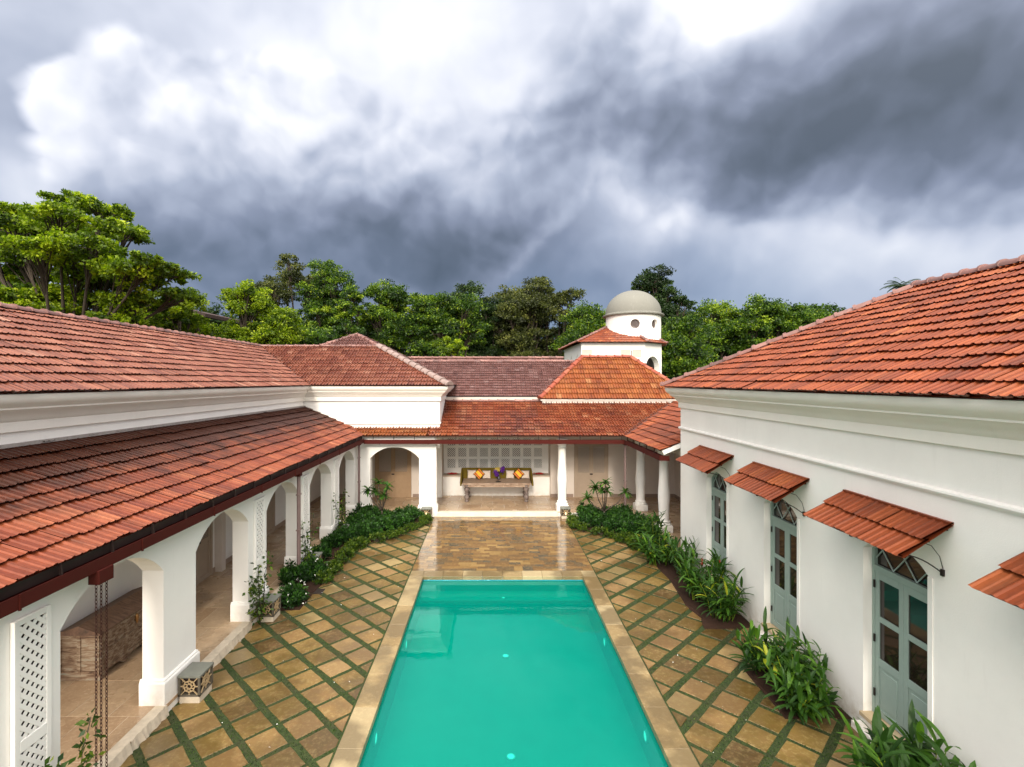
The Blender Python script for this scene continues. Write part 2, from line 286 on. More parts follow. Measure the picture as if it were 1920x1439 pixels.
# ------------------------------------------------------------------ mesh helpers
def mark(o, label=None, cat=None, group=None, kind=None):
    if label: o['label'] = label
    if cat: o['category'] = cat
    if group: o['group'] = group
    if kind: o['kind'] = kind
    return o
def thing(name, label, cat, loc=(0, 0, 0), group=None):
    o = bpy.data.objects.new(name, None); C.objects.link(o); o.location = loc; o.empty_display_size = .1
    return mark(o, label, cat, group)
def link(name, me, parent=None):
    o = bpy.data.objects.new(name, me); C.objects.link(o)
    if parent is not None:
        o.parent = parent
        off = Vector((0, 0, 0)); p = parent
        while p: off += p.location; p = p.parent
        o.location = -off if not me.get('local') else (0, 0, 0)
    return o
class MB:
    """collects faces in world coordinates; build() links ONE mesh object"""
    def __init__(s): s.v = []; s.f = []; s.t = []
    def add(s, vs, fs, tint=None):
        b = len(s.v); s.v += [tuple(p) for p in vs]
        for f in fs: s.f.append(tuple(b+i for i in f)); s.t.append(random.random() if tint is None else tint)
        return s
    def box(s, x0, x1, y0, y1, z0, z1, tint=None, bev=0):
        if x0 > x1: x0, x1 = x1, x0
        if y0 > y1: y0, y1 = y1, y0
        v = [(x, y, z) for z in (z0, z1) for y in (y0, y1) for x in (x0, x1)]
        t = random.random() if tint is None else tint
        return s.add(v, [(0, 2, 3, 1), (4, 5, 7, 6), (0, 1, 5, 4), (2, 6, 7, 3), (0, 4, 6, 2), (1, 3, 7, 5)], t)
    def bar(s, p, q, w, h, up=(0, 0, 1), tint=None):
        p = Vector(p); q = Vector(q); d = (q-p).normalized(); u = Vector(up)
        a = d.cross(u)
        if a.length < 1e-4: a = d.cross(Vector((1, 0, 0)))
        a.normalize(); b = a.cross(d).normalized()
        v = []
        for c in (p, q):
            for i, j in ((-1, -1), (1, -1), (1, 1), (-1, 1)): v.append(c+a*(w/2*i)+b*(h/2*j))
        return s.add(v, [(0, 1, 2, 3), (7, 6, 5, 4), (0, 4, 5, 1), (1, 5, 6, 2), (2, 6, 7, 3), (3, 7, 4, 0)], tint)
    def tube(s, pts, rad, n=8, tint=None, cap=True):
        pts = [Vector(p) for p in pts]
        if not hasattr(rad, '__len__'): rad = [rad]*len(pts)
        rings = []; prev = None
        for i, p in enumerate(pts):
            d = (pts[min(i+1, len(pts)-1)]-pts[max(i-1, 0)]).normalized()
            a = prev if prev is not None else (Vector((0, 0, 1)) if abs(d.z) < .9 else Vector((1, 0, 0)))
            a = (a-d*a.dot(d)).normalized(); prev = a; b = d.cross(a)
            rings.append([p+(a*math.cos(k*2*math.pi/n)+b*math.sin(k*2*math.pi/n))*rad[i] for k in range(n)])
        v = [q for r in rings for q in r]; f = []
        for i in range(len(pts)-1):
            for k in range(n): f.append((i*n+k, i*n+(k+1) % n, (i+1)*n+(k+1) % n, (i+1)*n+k))
        if cap: f.append(tuple(range(n-1, -1, -1))); f.append(tuple((len(pts)-1)*n+k for k in range(n)))
        return s.add(v, f, random.random() if tint is None else tint)
    def lathe(s, cx, cy, prof, n=28, tint=None, a0=0, a1=2*math.pi):
        v = []; f = []; m = len(prof); full = abs(a1-a0-2*math.pi) < 1e-6; nn = n if full else n+1
        for k in range(nn):
            a = a0+(a1-a0)*k/n
            for r, z in prof: v.append((cx+r*math.cos(a), cy+r*math.sin(a), z))
        for k in range(n):
            k2 = (k+1) % nn
            for i in range(m-1): f.append((k*m+i, k2*m+i, k2*m+i+1, k*m+i+1))
        return s.add(v, f, random.random() if tint is None else tint)
    def prism(s, poly, z0, z1, tint=None):
        n = len(poly); v = [(x, y, z0) for x, y in poly]+[(x, y, z1) for x, y in poly]
        f = [tuple(range(n-1, -1, -1)), tuple(range(n, 2*n))]+[(i, (i+1) % n, n+(i+1) % n, n+i) for i in range(n)]
        return s.add(v, f, random.random() if tint is None else tint)
    def build(s, name, m, parent=None, smooth=False, bevel=0, recalc=True, sub=0):
        me = bpy.data.meshes.new(name); me.from_pydata(s.v, [], s.f)
        a = me.attributes.new('tint', 'FLOAT', 'FACE'); a.data.foreach_set('value', np.array(s.t, dtype=np.float32))
        me.materials.append(m)
        if recalc:
            bm = bmesh.new(); bm.from_mesh(me); bmesh.ops.remove_doubles(bm, verts=bm.verts, dist=1e-5) if smooth else None
            bmesh.ops.recalc_face_normals(bm, faces=bm.faces); bm.to_mesh(me); bm.free()
        o = link(name, me, parent)
        if smooth:
            me.polygons.foreach_set('use_smooth', [True]*len(me.polygons))
            if smooth == 'auto': me.set_sharp_from_angle(angle=R(35))
        if bevel:
            b = o.modifiers.new('bevel', 'BEVEL'); b.width = bevel; b.segments = 2; b.limit_method = 'ANGLE'; b.angle_limit = R(40)
        if sub:
            q = o.modifiers.new('sub', 'SUBSURF'); q.levels = q.render_levels = sub
        return o

def arch_wall(mb, O, d, nrm, t, s0, s1, z0, z1, ops, seg=14, base=0.0):
    """wall with arched openings. O origin (x,y), d unit along, nrm unit outward (front face), t thickness behind the front.
    ops: (a,b,zbottom,zspring,rise)"""
    def P(s, z, k): return (O[0]+d[0]*s-nrm[0]*k*t, O[1]+d[1]*s-nrm[1]*k*t, z)
    def quad(a, b, c, e): mb.add([a, b, c, e], [(0, 1, 2, 3)], .5)
    def both(sa, sb, za0, zb0, za1, zb1):
        for k in (0, 1): quad(P(sa, za0, k), P(sb, zb0, k), P(sb, zb1, k), P(sa, za1, k))
    cur = s0
    for a, b, zb, zs, rise in sorted(ops):
        both(cur, a, z0, z0, z1, z1)
        if zb > z0:
            both(a, b, z0, z0, zb, zb); quad(P(a, zb, 0), P(b, zb, 0), P(b, zb, 1), P(a, zb, 1))
        for s in (a, b): quad(P(s, zb, 0), P(s, zs, 0), P(s, zs, 1), P(s, zb, 1))
        h = (b-a)/2; r = (h*h+rise*rise)/(2*rise); c = (a+b)/2; zc = zs+rise-r; th = math.asin(min(1, h/r))
        pts = [(c+r*math.sin(-th+2*th*i/seg), zc+r*math.cos(-th+2*th*i/seg)) for i in range(seg+1)]
        for (sa, za), (sb, zb2) in zip(pts, pts[1:]):
            both(sa, sb, za, zb2, z1, z1)
            quad(P(sa, za, 0), P(sb, zb2, 0), P(sb, zb2, 1), P(sa, za, 1))
        cur = b
    both(cur, s1, z0, z0, z1, z1)
    for s in (s0, s1): quad(P(s, z0, 0), P(s, z1, 0), P(s, z1, 1), P(s, z0, 1))
    quad(P(s0, z1, 0), P(s1, z1, 0), P(s1, z1, 1), P(s0, z1, 1))

def sweep(mb, path, prof, side=1, closed=False):
    """profile (p outward, z) swept along 2D path; side=+1: outward is right of travel"""
    n = len(path); offs = []
    for i in range(n):
        def nr(a, b):
            dx, dy = b[0]-a[0], b[1]-a[1]; l = math.hypot(dx, dy); return (side*dy/l, -side*dx/l)
        if closed or 0 < i < n-1:
            n1 = nr(path[i-1], path[i]); n2 = nr(path[i], path[(i+1) % n])
            k = 1+n1[0]*n2[0]+n1[1]*n2[1]; offs.append(((n1[0]+n2[0])/k, (n1[1]+n2[1])/k))
        else: offs.append(nr(path[0], path[1]) if i == 0 else nr(path[-2], path[-1]))
    m = len(prof); v = [(x+o[0]*p, y+o[1]*p, z) for (x, y), o in zip(path, offs) for p, z in prof]
    f = [(i*m+j, ((i+1) % n)*m+j, ((i+1) % n)*m+j+1, i*m+j+1) for i in range(n if closed else n-1) for j in range(m-1)]
    mb.add(v, f, .5)

PROF = [(0, .020), (.10, .022), (.17, .004), (.44, .004), (.50, .016), (.56, .016), (.62, .004), (.90, .004), (1.0, .020)]
def tiled(name, A, B, up, k, run, clips, m, parent, cw=.235, ch=.33, seed=1, under=True, amp=1.0):
    """tile roof plane: eave A->B, 'up' horizontal unit upslope, slope k, horizontal run"""
    rr = random.Random(seed)
    A = Vector(A); B = Vector(B); U = (B-A); Lu = U.length; U.normalize()
    V = Vector((up[0], up[1], k)).normalized(); N = U.cross(V)
    if N.z < 0: A, B = B, A; U = -U; N = -N
    L = run*math.sqrt(1+k*k)
    vs, fs, ts = [], [], []
    nc = int(math.ceil(L/ch)); nt = int(math.ceil(Lu/cw)); P = PROF; np_ = len(P)
    for j in range(nc):
        v0 = j*ch-.035; v1 = min((j+1)*ch+.02, L+.02)
        if v1-v0 < .08: continue
        sh = rr.uniform(-.3, .3)*.02
        for i in range(nt):
            tint = min(1, max(0, rr.gauss(.5, .19)))
            dv = rr.gauss(0, .008)-(.03 if rr.random() < .006 else 0); dn = rr.gauss(0, .0035); b = len(vs); tl = rr.gauss(0, .002)
            for (s, h) in P:
                h *= amp
                u = min((i+s)*cw+sh, Lu) if i else max(0, min((i+s)*cw, Lu))
                q = A+U*u
                hh = h+dn+tl*(s-.5)
                vs.append(q+V*(v0+dv+.035)+N*(.004+hh)); vs.append(q+V*(v0+dv)+N*(.044+hh)); vs.append(q+V*v1+N*(.002+hh))
            for a in range(np_-1):
                o = b+a*3
                fs.append((o, o+3, o+4, o+1)); ts.append(tint*.5)  # lip faces tinted darker, painting in the shadow line below each course
                fs.append((o+1, o+4, o+5, o+2)); ts.append(tint)
    if under:
        b = len(vs); z = N*(-.012)
        vs += [A+z, A+U*Lu+z, A+U*Lu+V*L+z, A+V*L+z]; fs.append((b, b+1, b+2, b+3)); ts.append(0)
    me = bpy.data.meshes.new(name); me.from_pydata([tuple(v) for v in vs], [], fs)
    at = me.attributes.new('tint', 'FLOAT', 'FACE'); at.data.foreach_set('value', np.array(ts, dtype=np.float32))
    if clips:
        bm = bmesh.new(); bm.from_mesh(me)
        for co, no in clips:
            bmesh.ops.bisect_plane(bm, geom=bm.verts[:]+bm.edges[:]+bm.faces[:], plane_co=co, plane_no=no, clear_outer=True, dist=1e-5)
        bm.to_mesh(me); bm.free()
    me.materials.append(m)
    return link(name, me, parent)

def caps(name, p0, p1, m, parent, r=.105, ln=.38, seed=3, drop=.02):
    rr = random.Random(seed); p0 = Vector(p0); p1 = Vector(p1); d = p1-p0; L = d.length; d.normalize()
    side = d.cross(Vector((0, 0, 1))).normalized(); up = side.cross(d).normalized()
    mb = MB(); n = max(1, int(L/ln)); ln = L/n; K = 8
    for i in range(n):
        a = p0+d*(i*ln-.03); b = p0+d*((i+1)*ln+.03); tint = rr.random()
        j = rr.gauss(0, .006); vs = []
        for (c, rad, lift) in ((a, r*1.12, .012), (a+d*.05, r*1.12, .012), (a+d*.055, r, 0), (b, r*.86, 0)):
            for q in range(K+1):
                th = math.pi*q/K
                vs.append(c+side*((rad+j)*math.cos(th))+up*((rad+j)*math.sin(th)*.85-drop+lift))
        w = K+1
        fs = [(s*w+q, s*w+q+1, (s+1)*w+q+1, (s+1)*w+q) for s in range(3) for q in range(K)]
        fs.append(tuple(range(w)))
        mb.add(vs, fs, tint)
    return mb.build(name, m, parent, smooth='auto', recalc=True)

# ---- foliage
def leaf_mesh(name, P, A, S, W, T, m, parent=None, fold=.18):
    """P centres, A axis (n,3), S length, W width ratio, T tint : two-triangle-pair bent leaves"""
    n = len(P); A = A/np.linalg.norm(A, axis=1, keepdims=True)
    r = rng.normal(size=(n, 3)); r[:, 2] *= .6
    B = np.cross(A, r); B /= np.linalg.norm(B, axis=1, keepdims=True)+1e-9; Nn = np.cross(A, B)
    S = S[:, None]; w = S*W
    v = np.empty((n, 4, 3)); v[:, 0] = P-A*S*.5; v[:, 1] = P+B*w*.5-A*S*.02; v[:, 2] = P+A*S*.5-Nn*S*fold; v[:, 3] = P-B*w*.5-A*S*.02
    me = bpy.data.meshes.new(name)
    me.vertices.add(n*4); me.vertices.foreach_set('co', v.reshape(-1).astype(np.float32))
    me.loops.add(n*4); me.loops.foreach_set('vertex_index', np.arange(n*4, dtype=np.int32))
    me.polygons.add(n); me.polygons.foreach_set('loop_start', np.arange(0, n*4, 4, dtype=np.int32)); me.polygons.foreach_set('loop_total', np.full(n, 4, dtype=np.int32))
    me.update(calc_edges=True)
    a = me.attributes.new('tint', 'FLOAT', 'FACE'); a.data.foreach_set('value', np.clip(T, 0, 1).astype(np.float32))
    me.materials.append(m)
    if name and parent is not None: return link(name, me, parent)
    return me

def clump_leaves(clumps, per, size, sub=7, upb=.35, flat=1.0, spread=.33):
    """clumps: (cx,cy,cz,rx,ry,rz). leaves gathered in twig-tip tufts over each clump. returns arrays and tuft centres"""
    P, A, S, T, tips = [], [], [], [], []
    for c in clumps:
        c = np.array(c, float); vol = (c[3]*c[4]*c[5])**(1/3)
        ct = rng.uniform(-.12, .12)
        ns = max(4, int(sub*vol*vol)); tot = int(per*vol*vol)
        d = rng.normal(size=(ns, 3)); d /= np.linalg.norm(d, axis=1, keepdims=True); d[:, 2] = np.where(rng.random(ns) < .7, np.abs(d[:, 2]), d[:, 2])
        rad = rng.uniform(.45, 1.0, ns)[:, None]
        cen = c[:3]+d*rad*c[3:6]
        tips.append(cen)
        idx = rng.integers(0, ns, tot); sc = vol*spread*rng.uniform(.55, 1.15, ns)
        off = rng.normal(size=(tot, 3)); off /= np.linalg.norm(off, axis=1, keepdims=True); off *= rng.random((tot, 1))**.5
        off[:, 2] *= .62*flat
        p = cen[idx]+off*sc[idx][:, None]
        ax = off+rng.normal(size=(tot, 3))*.5; ax[:, 2] -= .15
        P.append(p); A.append(ax+1e-4); S.append(size*rng.uniform(.6, 1.3, tot))
        st = rng.normal(.42, .16, ns)
        T.append(st[idx]+rng.normal(0, .14, tot)+ct)
    return np.concatenate(P), np.concatenate(A), np.concatenate(S), np.concatenate(T), tips

def tree(name, label, cat, base, clumps, leafm, barkm=BARK, per=420, size=.2, trunk_r=.22, fork=.35, sub=7, group=None, spread=.33, limbs=2):
    bx, by, bz = base
    root = thing(name, label, cat, base, group)
    P, A, S, T, tips = clump_leaves(clumps, per, size, sub, spread=spread); T = T*1.05
    leaf_mesh('crown', P, A, S, .55, T, leafm, root)
    mb = MB(); rr = random.Random(len(label)*7+int(bx*10))
    cz = sum(c[2] for c in clumps)/len(clumps); fz = bz+(cz-bz)*fork
    cx = sum(c[0] for c in clumps)/len(clumps); cy = sum(c[1] for c in clumps)/len(clumps)
    f = Vector((bx+(cx-bx)*.25, by+(cy-by)*.25, fz))
    mb.tube([(bx, by, bz-.2), (bx+rr.uniform(-.1, .1), by, (bz+fz)/2), tuple(f)], [trunk_r*1.25, trunk_r, trunk_r*.85], 10, .5)
    for c, tp in zip(clumps, tips):
        e = Vector(c[:3]); mid = f.lerp(e, .5)+Vector((rr.uniform(-.3, .3), rr.uniform(-.3, .3), rr.uniform(-.1, .5)))
        mb.tube([f, mid, e], [trunk_r*.6, trunk_r*.34, trunk_r*.16], 7, .5)
        for q in tp[:max(3, int(len(tp)*.35*limbs/2))]:
            q = Vector(q); mb.tube([mid.lerp(e, rr.uniform(.3, 1)), e.lerp(q, .5)+Vector((0, 0, rr.uniform(-.15, .15))), q], [trunk_r*.17, trunk_r*.11, trunk_r*.05], 5, .5, cap=False)
    mb.build('trunk', barkm, root, smooth=True, recalc=False)
    return root

# ================================================================== THE GROUND
g = MB(); g.add([(-600, -300, -.02), (600, -300, -.02), (600, 1200, -.02), (-600, 1200, -.02)], [(0, 1, 2, 3)])
# hole for the pool
g = MB()
PX0, PX1, PY0, PY1 = -1.82, 2.44, 3.0, 13.57
xs = [-600, PX0-.2, PX1+.2, 600]; ys = [-300, PY0-.2, PY1+.2, 1200]
for i in range(3):
    for j in range(3):
        if i == 1 and j == 1: continue
        g.add([(xs[i], ys[j], -.03), (xs[i+1], ys[j], -.03), (xs[i+1], ys[j+1], -.03), (xs[i], ys[j+1], -.03)], [(0, 1, 2, 3)])
mark(g.build('ground', LAND), kind='structure')

CI0, CI1 = -2.17, 2.80     # coping outer edges
g = MB()
for x0, x1 in ((-5.4, CI0-.002), (CI1+.002, 6.3)):
    g.add([(x0, -1, .015), (x1, -1, .015), (x1, 19.6, .015), (x0, 19.6, .015)], [(0, 1, 2, 3)])
g.add([(6.3, 14.9, 0), (8, 14.9, 0), (8, 19.6, 0), (6.3, 19.6, 0)], [(0, 1, 2, 3)])
mark(g.build('lawn', GRASS), kind='structure')

# sandstone slabs set diagonally in grass
def slabs():
    mb = MB(); q = 1/math.sqrt(2); rr = random.Random(11)
    def region(u0, v0, hu, hv, xa, xb, test):
        for i in range(-60, 60):
            for j in range(-60, 60):
                u = u0+.5445*i; v = v0+.5445*j
                X = (u-v)*q; Y = (u+v)*q
                if X < xa-.5 or X > xb+.5 or Y < -.5 or Y > 19.4: continue
                n = 4; pts = []
                for (su, sv) in ((-1, -1), (1, -1), (1, 1), (-1, 1)):
                    pts.append((su*hu+rr.gauss(0, .006), sv*hv+rr.gauss(0, .006)))
                ring = []
                for k in range(4):
                    a = pts[k]; b = pts[(k+1) % 4]
                    for s in (0, .33, .66):
                        w = rr.gauss(0, .0035) if s else 0
                        ring.append((a[0]+(b[0]-a[0])*s+w, a[1]+(b[1]-a[1])*s+w))
                poly = [((u+a-(v+b))*q, (u+a+v+b)*q) for a, b in ring]
                # clip to xa..xb
                for (lim, sg) in ((xa, 1), (xb, -1)):
                    o = []
                    for k in range(len(poly)):
                        p, r = poly[k], poly[(k+1) % len(poly)]
                        dp, dr = (p[0]-lim)*sg, (r[0]-lim)*sg
                        if dp >= 0: o.append(p)
                        if dp*dr < 0:
                            s = dp/(dp-dr); o.append((p[0]+(r[0]-p[0])*s, p[1]+(r[1]-p[1])*s))
                    poly = o
                    if len(poly) < 3: break
                if len(poly) < 3: continue
                ar = abs(sum(poly[k][0]*poly[(k+1) % len(poly)][1]-poly[(k+1) % len(poly)][0]*poly[k][1] for k in range(len(poly))))/2
                if ar < .012: continue
                z = .022+rr.gauss(0, .002); tx, ty = rr.gauss(0, .004), rr.gauss(0, .004)
                cx = sum(p[0] for p in poly)/len(poly); cy = sum(p[1] for p in poly)/len(poly); m_ = len(poly)
                top = [(cx+(x-cx)*.975, cy+(y-cy)*.975, z+tx*(x-cx)+ty*(y-cy)) for x, y in poly]
                mid = [(x, y, z-.006+tx*(x-cx)+ty*(y-cy)) for x, y in poly]
                bot = [(x, y, -.01) for x, y in poly]
                fs = [tuple(range(m_))]+[(k, m_+k, m_+(k+1) % m_, (k+1) % m_) for k in range(m_)]+[(m_+k, 2*m_+k, 2*m_+(k+1) % m_, m_+(k+1) % m_) for k in range(m_)]
                mb.add(top+mid+bot, fs, rr.random())
    region(2.913, 8.013, .214, .235, -5.08, CI0-.03, None)
    region(8.545, 3.640, .235, .214, CI1+.03, 5.52, None)
    o = mb.build('pavement', SLAB); mark(o, kind='structure')
slabs()

# moss blades standing in the joints
def grass_blades():
    n = 90000; X = np.concatenate([rng.uniform(-5.05, CI0-.01, n//2), rng.uniform(CI1+.01, 5.5, n//2)])
    Y = 5.5+ (rng.random(n)**1.3)*12
    q = 1/math.sqrt(2); u = (X+Y)*q; v = (Y-X)*q; left = X < 0
    u0 = np.where(left, 2.913, 8.545); v0 = np.where(left, 8.013, 3.640); hu = np.where(left, .212, .230); hv = np.where(left, .230, .212)
    du = np.abs((u-u0+.27225) % .5445-.27225); dv = np.abs((v-v0+.27225) % .5445-.27225)
    k = (du > hu+.004) | (dv > hv+.008)
    X, Y = X[k], Y[k]; n = len(X)
    P = np.stack([X, Y, rng.uniform(.016, .030, n)], 1); A = rng.normal(size=(n, 3))*.6; A[:, 2] = 1
    me = leaf_mesh('', P, A, rng.uniform(.012, .034, n), .3, rng.normal(.28, .15, n), L_MID)
    me.name = 'grass'; o = bpy.data.objects.new('grass', me); C.objects.link(o)
    mark(o, 'short moss and grass growing in the joints between the sandstone slabs', 'grass', kind='stuff')
grass_blades()

# ---- pool coping, slate deck
cp = MB(); rr = random.Random(5)
def cslab(x0, x1, y0, y1, z=.03):
    g_ = .003; b_ = .004
    v = [(x0+g_, y0+g_, -.06), (x1-g_, y0+g_, -.06), (x1-g_, y1-g_, -.06), (x0+g_, y1-g_, -.06)]
    v += [(a, b, z-b_) for a, b, _ in v[:4]]
    v += [(x0+g_+b_, y0+g_+b_, z), (x1-g_-b_, y0+g_+b_, z), (x1-g_-b_, y1-g_-b_, z), (x0+g_+b_, y1-g_-b_, z)]
    cp.add(v, [(0, 1, 5, 4), (1, 2, 6, 5), (2, 3, 7, 6), (3, 0, 4, 7), (4, 5, 9, 8), (5, 6, 10, 9), (6, 7, 11, 10), (7, 4, 8, 11), (8, 9, 10, 11)], rr.random())
yy = 2.6
while yy < PY1-.05:
    y2 = min(yy+.92, PY1); cslab(CI0, PX0+.02, yy, y2, .03); cslab(PX1-.02, CI1, yy, y2, .03); yy = y2
xx = CI0
cs = [CI0, -1.82]+[-1.82+.53*i for i in range(1, 8)]+[2.44, CI1]
cs = sorted(set(round(c, 3) for c in cs if c <= CI1))
for a, b in zip(cs, cs[1:]): cslab(a, b, PY1-.02 if a < 2.4 and a > -1.9 else PY1, PY1+.40, .0302)
cb = MB(); cb.box(CI0+.01, PX0, 2.6, PY1+.38, -.5, -.065); cb.box(PX1, CI1-.01, 2.6, PY1+.38, -.5, -.065)
mark(cp.build('pool_coping', COPE), kind='structure')
dk = MB(); rr = random.Random(9); y = PY1+.40
while y < 19.57:
    h = .16; x = CI0; y2 = min(y+h, 19.575)
    while x < CI1-.01:
        w = rr.choice([.24, .28, .32, .32, .40]); x2 = min(x+w, CI1)
        if CI1-x2 < .08: x2 = CI1
        z = .028+rr.gauss(0, .0008); g_ = .0022; t_ = rr.random(); ax, ay = rr.gauss(0, .003), rr.gauss(0, .003)
        v = [(x+g_, y+g_, z-ax*w), (x2-g_, y+g_, z+ax*w), (x2-g_, y2-g_, z+ay*h), (x+g_, y2-g_, z)]
        v += [(a, b, -.01) for a, b, _ in v]
        dk.add(v, [(0, 1, 2, 3), (0, 4, 5, 1), (1, 5, 6, 2), (2, 6, 7, 3), (3, 7, 4, 0)], t_)
        x = x2
    y = y2
dk.add([(CI0, PY1+.4, .018), (CI1, PY1+.4, .018), (CI1, 19.58, .018), (CI0, 19.58, .018)], [(0, 1, 2, 3)], .3)
mark(dk.build('deck', DECK, recalc=False), kind='structure')

# ---- pool
def poolmat():
    m, t, b = mat('pool_paint'); P = pos(t)
    sp = t.new('ShaderNodeSeparateXYZ'); t.l.new(P, sp.inputs[0])
    n = t.noise(P, 3, 5, .6)
    c = t.mix(n, (.0, .36, .29), (.0, .46, .37))
    t.put(b.inputs['Base Color'], c); b.inputs['Roughness'].default_value = .6; return m
POOL = poolmat()
FZ = -.72
pb = MB()
def q4(mb, a, b, c, d, t=.5): mb.add([a, b, c, d], [(0, 1, 2, 3)], t)
q4(pb, (PX0, PY0, FZ), (PX1, PY0, FZ), (PX1, 12.97, FZ), (PX0, 12.97, FZ))
q4(pb, (PX0, 12.97, FZ), (PX1, 12.97, FZ), (PX1, 12.97, -.36), (PX0, 12.97, -.36))
q4(pb, (PX0, 12.97, -.36), (PX1, 12.97, -.36), (PX1, PY1, -.36), (PX0, PY1, -.36))
q4(pb, (PX0, PY1, -.36), (PX1, PY1, -.36), (PX1, PY1, -.10), (PX0, PY1, -.10))
q4(pb, (PX0, PY0, FZ), (PX0, PY1, FZ), (PX0, PY1, -.10), (PX0, PY0, -.10))
q4(pb, (PX1, PY0, FZ), (PX1, PY1, FZ), (PX1, PY1, -.10), (PX1, PY0, -.10))
q4(pb, (PX0, PY0, FZ), (PX1, PY0, FZ), (PX1, PY0, -.10), (PX0, PY0, -.10))
pbo = pb.build('pool_basin', POOL, recalc=False); mark(pbo, kind='structure')
BT = plain('blue_glaze', (.02, .30, .42), .2, .25, 20, bm=0)
bt = MB()
bt.box(PX0-.01, PX1+.01, PY1-.004, PY1+.05, -.10, -.06); bt.box(PX0-.05, PX0+.004, PY0, PY1-.004, -.10, -.06); bt.box(PX1-.004, PX1+.05, PY0, PY1-.004, -.10, -.06)
mark(bt.build('pool_tile_band', BT), kind='structure')
def watermat():
    m, t, b = mat('water'); P = pos(t)
    h = t.math('ADD', t.noise(P, 1.6, 3, .5), t.math('MULTIPLY', t.noise(P, 7, 3, .5), .25))
    bn = t.new('ShaderNodeBump'); bn.inputs['Strength'].default_value = .10; bn.inputs['Distance'].default_value = .02; t.put(bn.inputs['Height'], h)
    fr = t.new('ShaderNodeFresnel'); fr.inputs[0].default_value = 1.42; t.l.new(bn.outputs[0], fr.inputs['Normal'])
    gl = t.new('ShaderNodeBsdfGlossy'); gl.inputs['Roughness'].default_value = .015; t.l.new(bn.outputs[0], gl.inputs['Normal'])
    gl.inputs[0].default_value = (.42, .88, .90, 1)
    tr = t.new('ShaderNodeBsdfTransparent'); tr.inputs[0].default_value = (.10, .93, .76, 1)
    df = t.new('ShaderNodeBsdfDiffuse'); df.inputs[0].default_value = (.0, .27, .235, 1)
    m1 = t.new('ShaderNodeMixShader'); m1.inputs[0].default_value = .38; t.l.new(tr.outputs[0], m1.inputs[1]); t.l.new(df.outputs[0], m1.inputs[2])
    m2 = t.new('ShaderNodeMixShader'); t.l.new(fr.outputs[0], m2.inputs[0]); t.l.new(m1.outputs[0], m2.inputs[1]); t.l.new(gl.outputs[0], m2.inputs[2])
    t.l.new(m2.outputs[0], t.n['Material Output'].inputs[0]); t.n.remove(b); return m
wt = MB(); q4(wt, (PX0, PY0, -.085), (PX1, PY0, -.085), (PX1, PY1-.004, -.085), (PX0, PY1-.004, -.085))
mark(wt.build('water', watermat(), recalc=False), kind='structure')
def lampmat(name, col, e):
    m, t, b = mat(name); b.inputs['Base Color'].default_value = (*col, 1); b.inputs['Emission Color'].default_value = (*col, 1); b.inputs['Emission Strength'].default_value = e; return m
PL = lampmat('underwater_lamp', (.6, .95, .85), .5)
def pool_light(c, ax, label, r=.085):
    o = thing('pool_light', label, 'pool light', c, 'lights under the pool water')
    a = MB(); b = MB(); x, y, z = c; n = 20
    e1, e2 = {'x': ((0, 1, 0), (0, 0, 1)), 'z': ((1, 0, 0), (0, 1, 0))}[ax]; e1 = Vector(e1); e2 = Vector(e2)
    nn = e1.cross(e2); s = -1 if (ax == 'x' and x > 0) else 1; cc = Vector(c)
    ring = lambda rad, k: [cc+(e1*math.cos(i*2*math.pi/n)+e2*math.sin(i*2*math.pi/n))*rad+nn*k*s for i in range(n)]
    a.add(ring(r*.8, .022), [tuple(range(n))]); b.add(ring(r*1.1, 0)+ring(r*1.1, .02)+ring(r*.8, .02), [(i, (i+1) % n, n+(i+1) % n, n+i) for i in range(n)]+[(n+i, n+(i+1) % n, 2*n+(i+1) % n, 2*n+i) for i in range(n)])
    a.build('lens', PL, o, recalc=False); b.build('rim', plain('rim_'+label[:6], (.5, .6, .58), .4), o, recalc=False)
pool_light((PX1, 10.95, -.38), 'x', 'submerged round lamp on the right pool wall, farther one from the camera')
pool_light((PX1, 8.05, -.38), 'x', 'submerged round lamp on the right pool wall, nearer one to the camera')
pool_light((PX0, 10.85, -.38), 'x', 'submerged round lamp on the left pool wall, farther one from the camera')
pool_light((PX0, 8.0, -.38), 'x', 'submerged round lamp on the left pool wall, nearer one to the camera')
pool_light((.31, 11.0, FZ), 'z', 'round fitting on the pool floor near the middle, farther one', .07)
pool_light((.31, 8.05, FZ), 'z', 'round fitting on the pool floor near the bottom of the photo, nearer one', .07)
pool_light((.31, 12.6+.5, -.36), 'z', 'small pale fitting on the shallow ledge at the far pool end', .04)

# ================================================================== helpers for building parts
TAU = 2*math.pi
CORN = [(0, 4.42), (.05, 4.43), (.05, 4.58), (.07, 4.60), (.09, 4.63), (.14, 4.71), (.20, 4.75), (.21, 4.77), (.235, 4.775), (.235, 4.80), (.25, 4.82), (.30, 4.86), (.335, 4.91), (.345, 4.955), (.345, 5.005), (0, 5.01)]
def shift(prof, dz=0, sc=1): return [(p*sc, z+dz) for p, z in prof]
STRING = [(0, 3.79), (.03, 3.795), (.035, 3.81), (.045, 3.815), (.055, 3.835), (.05, 3.86), (.03, 3.87), (0, 3.88)]

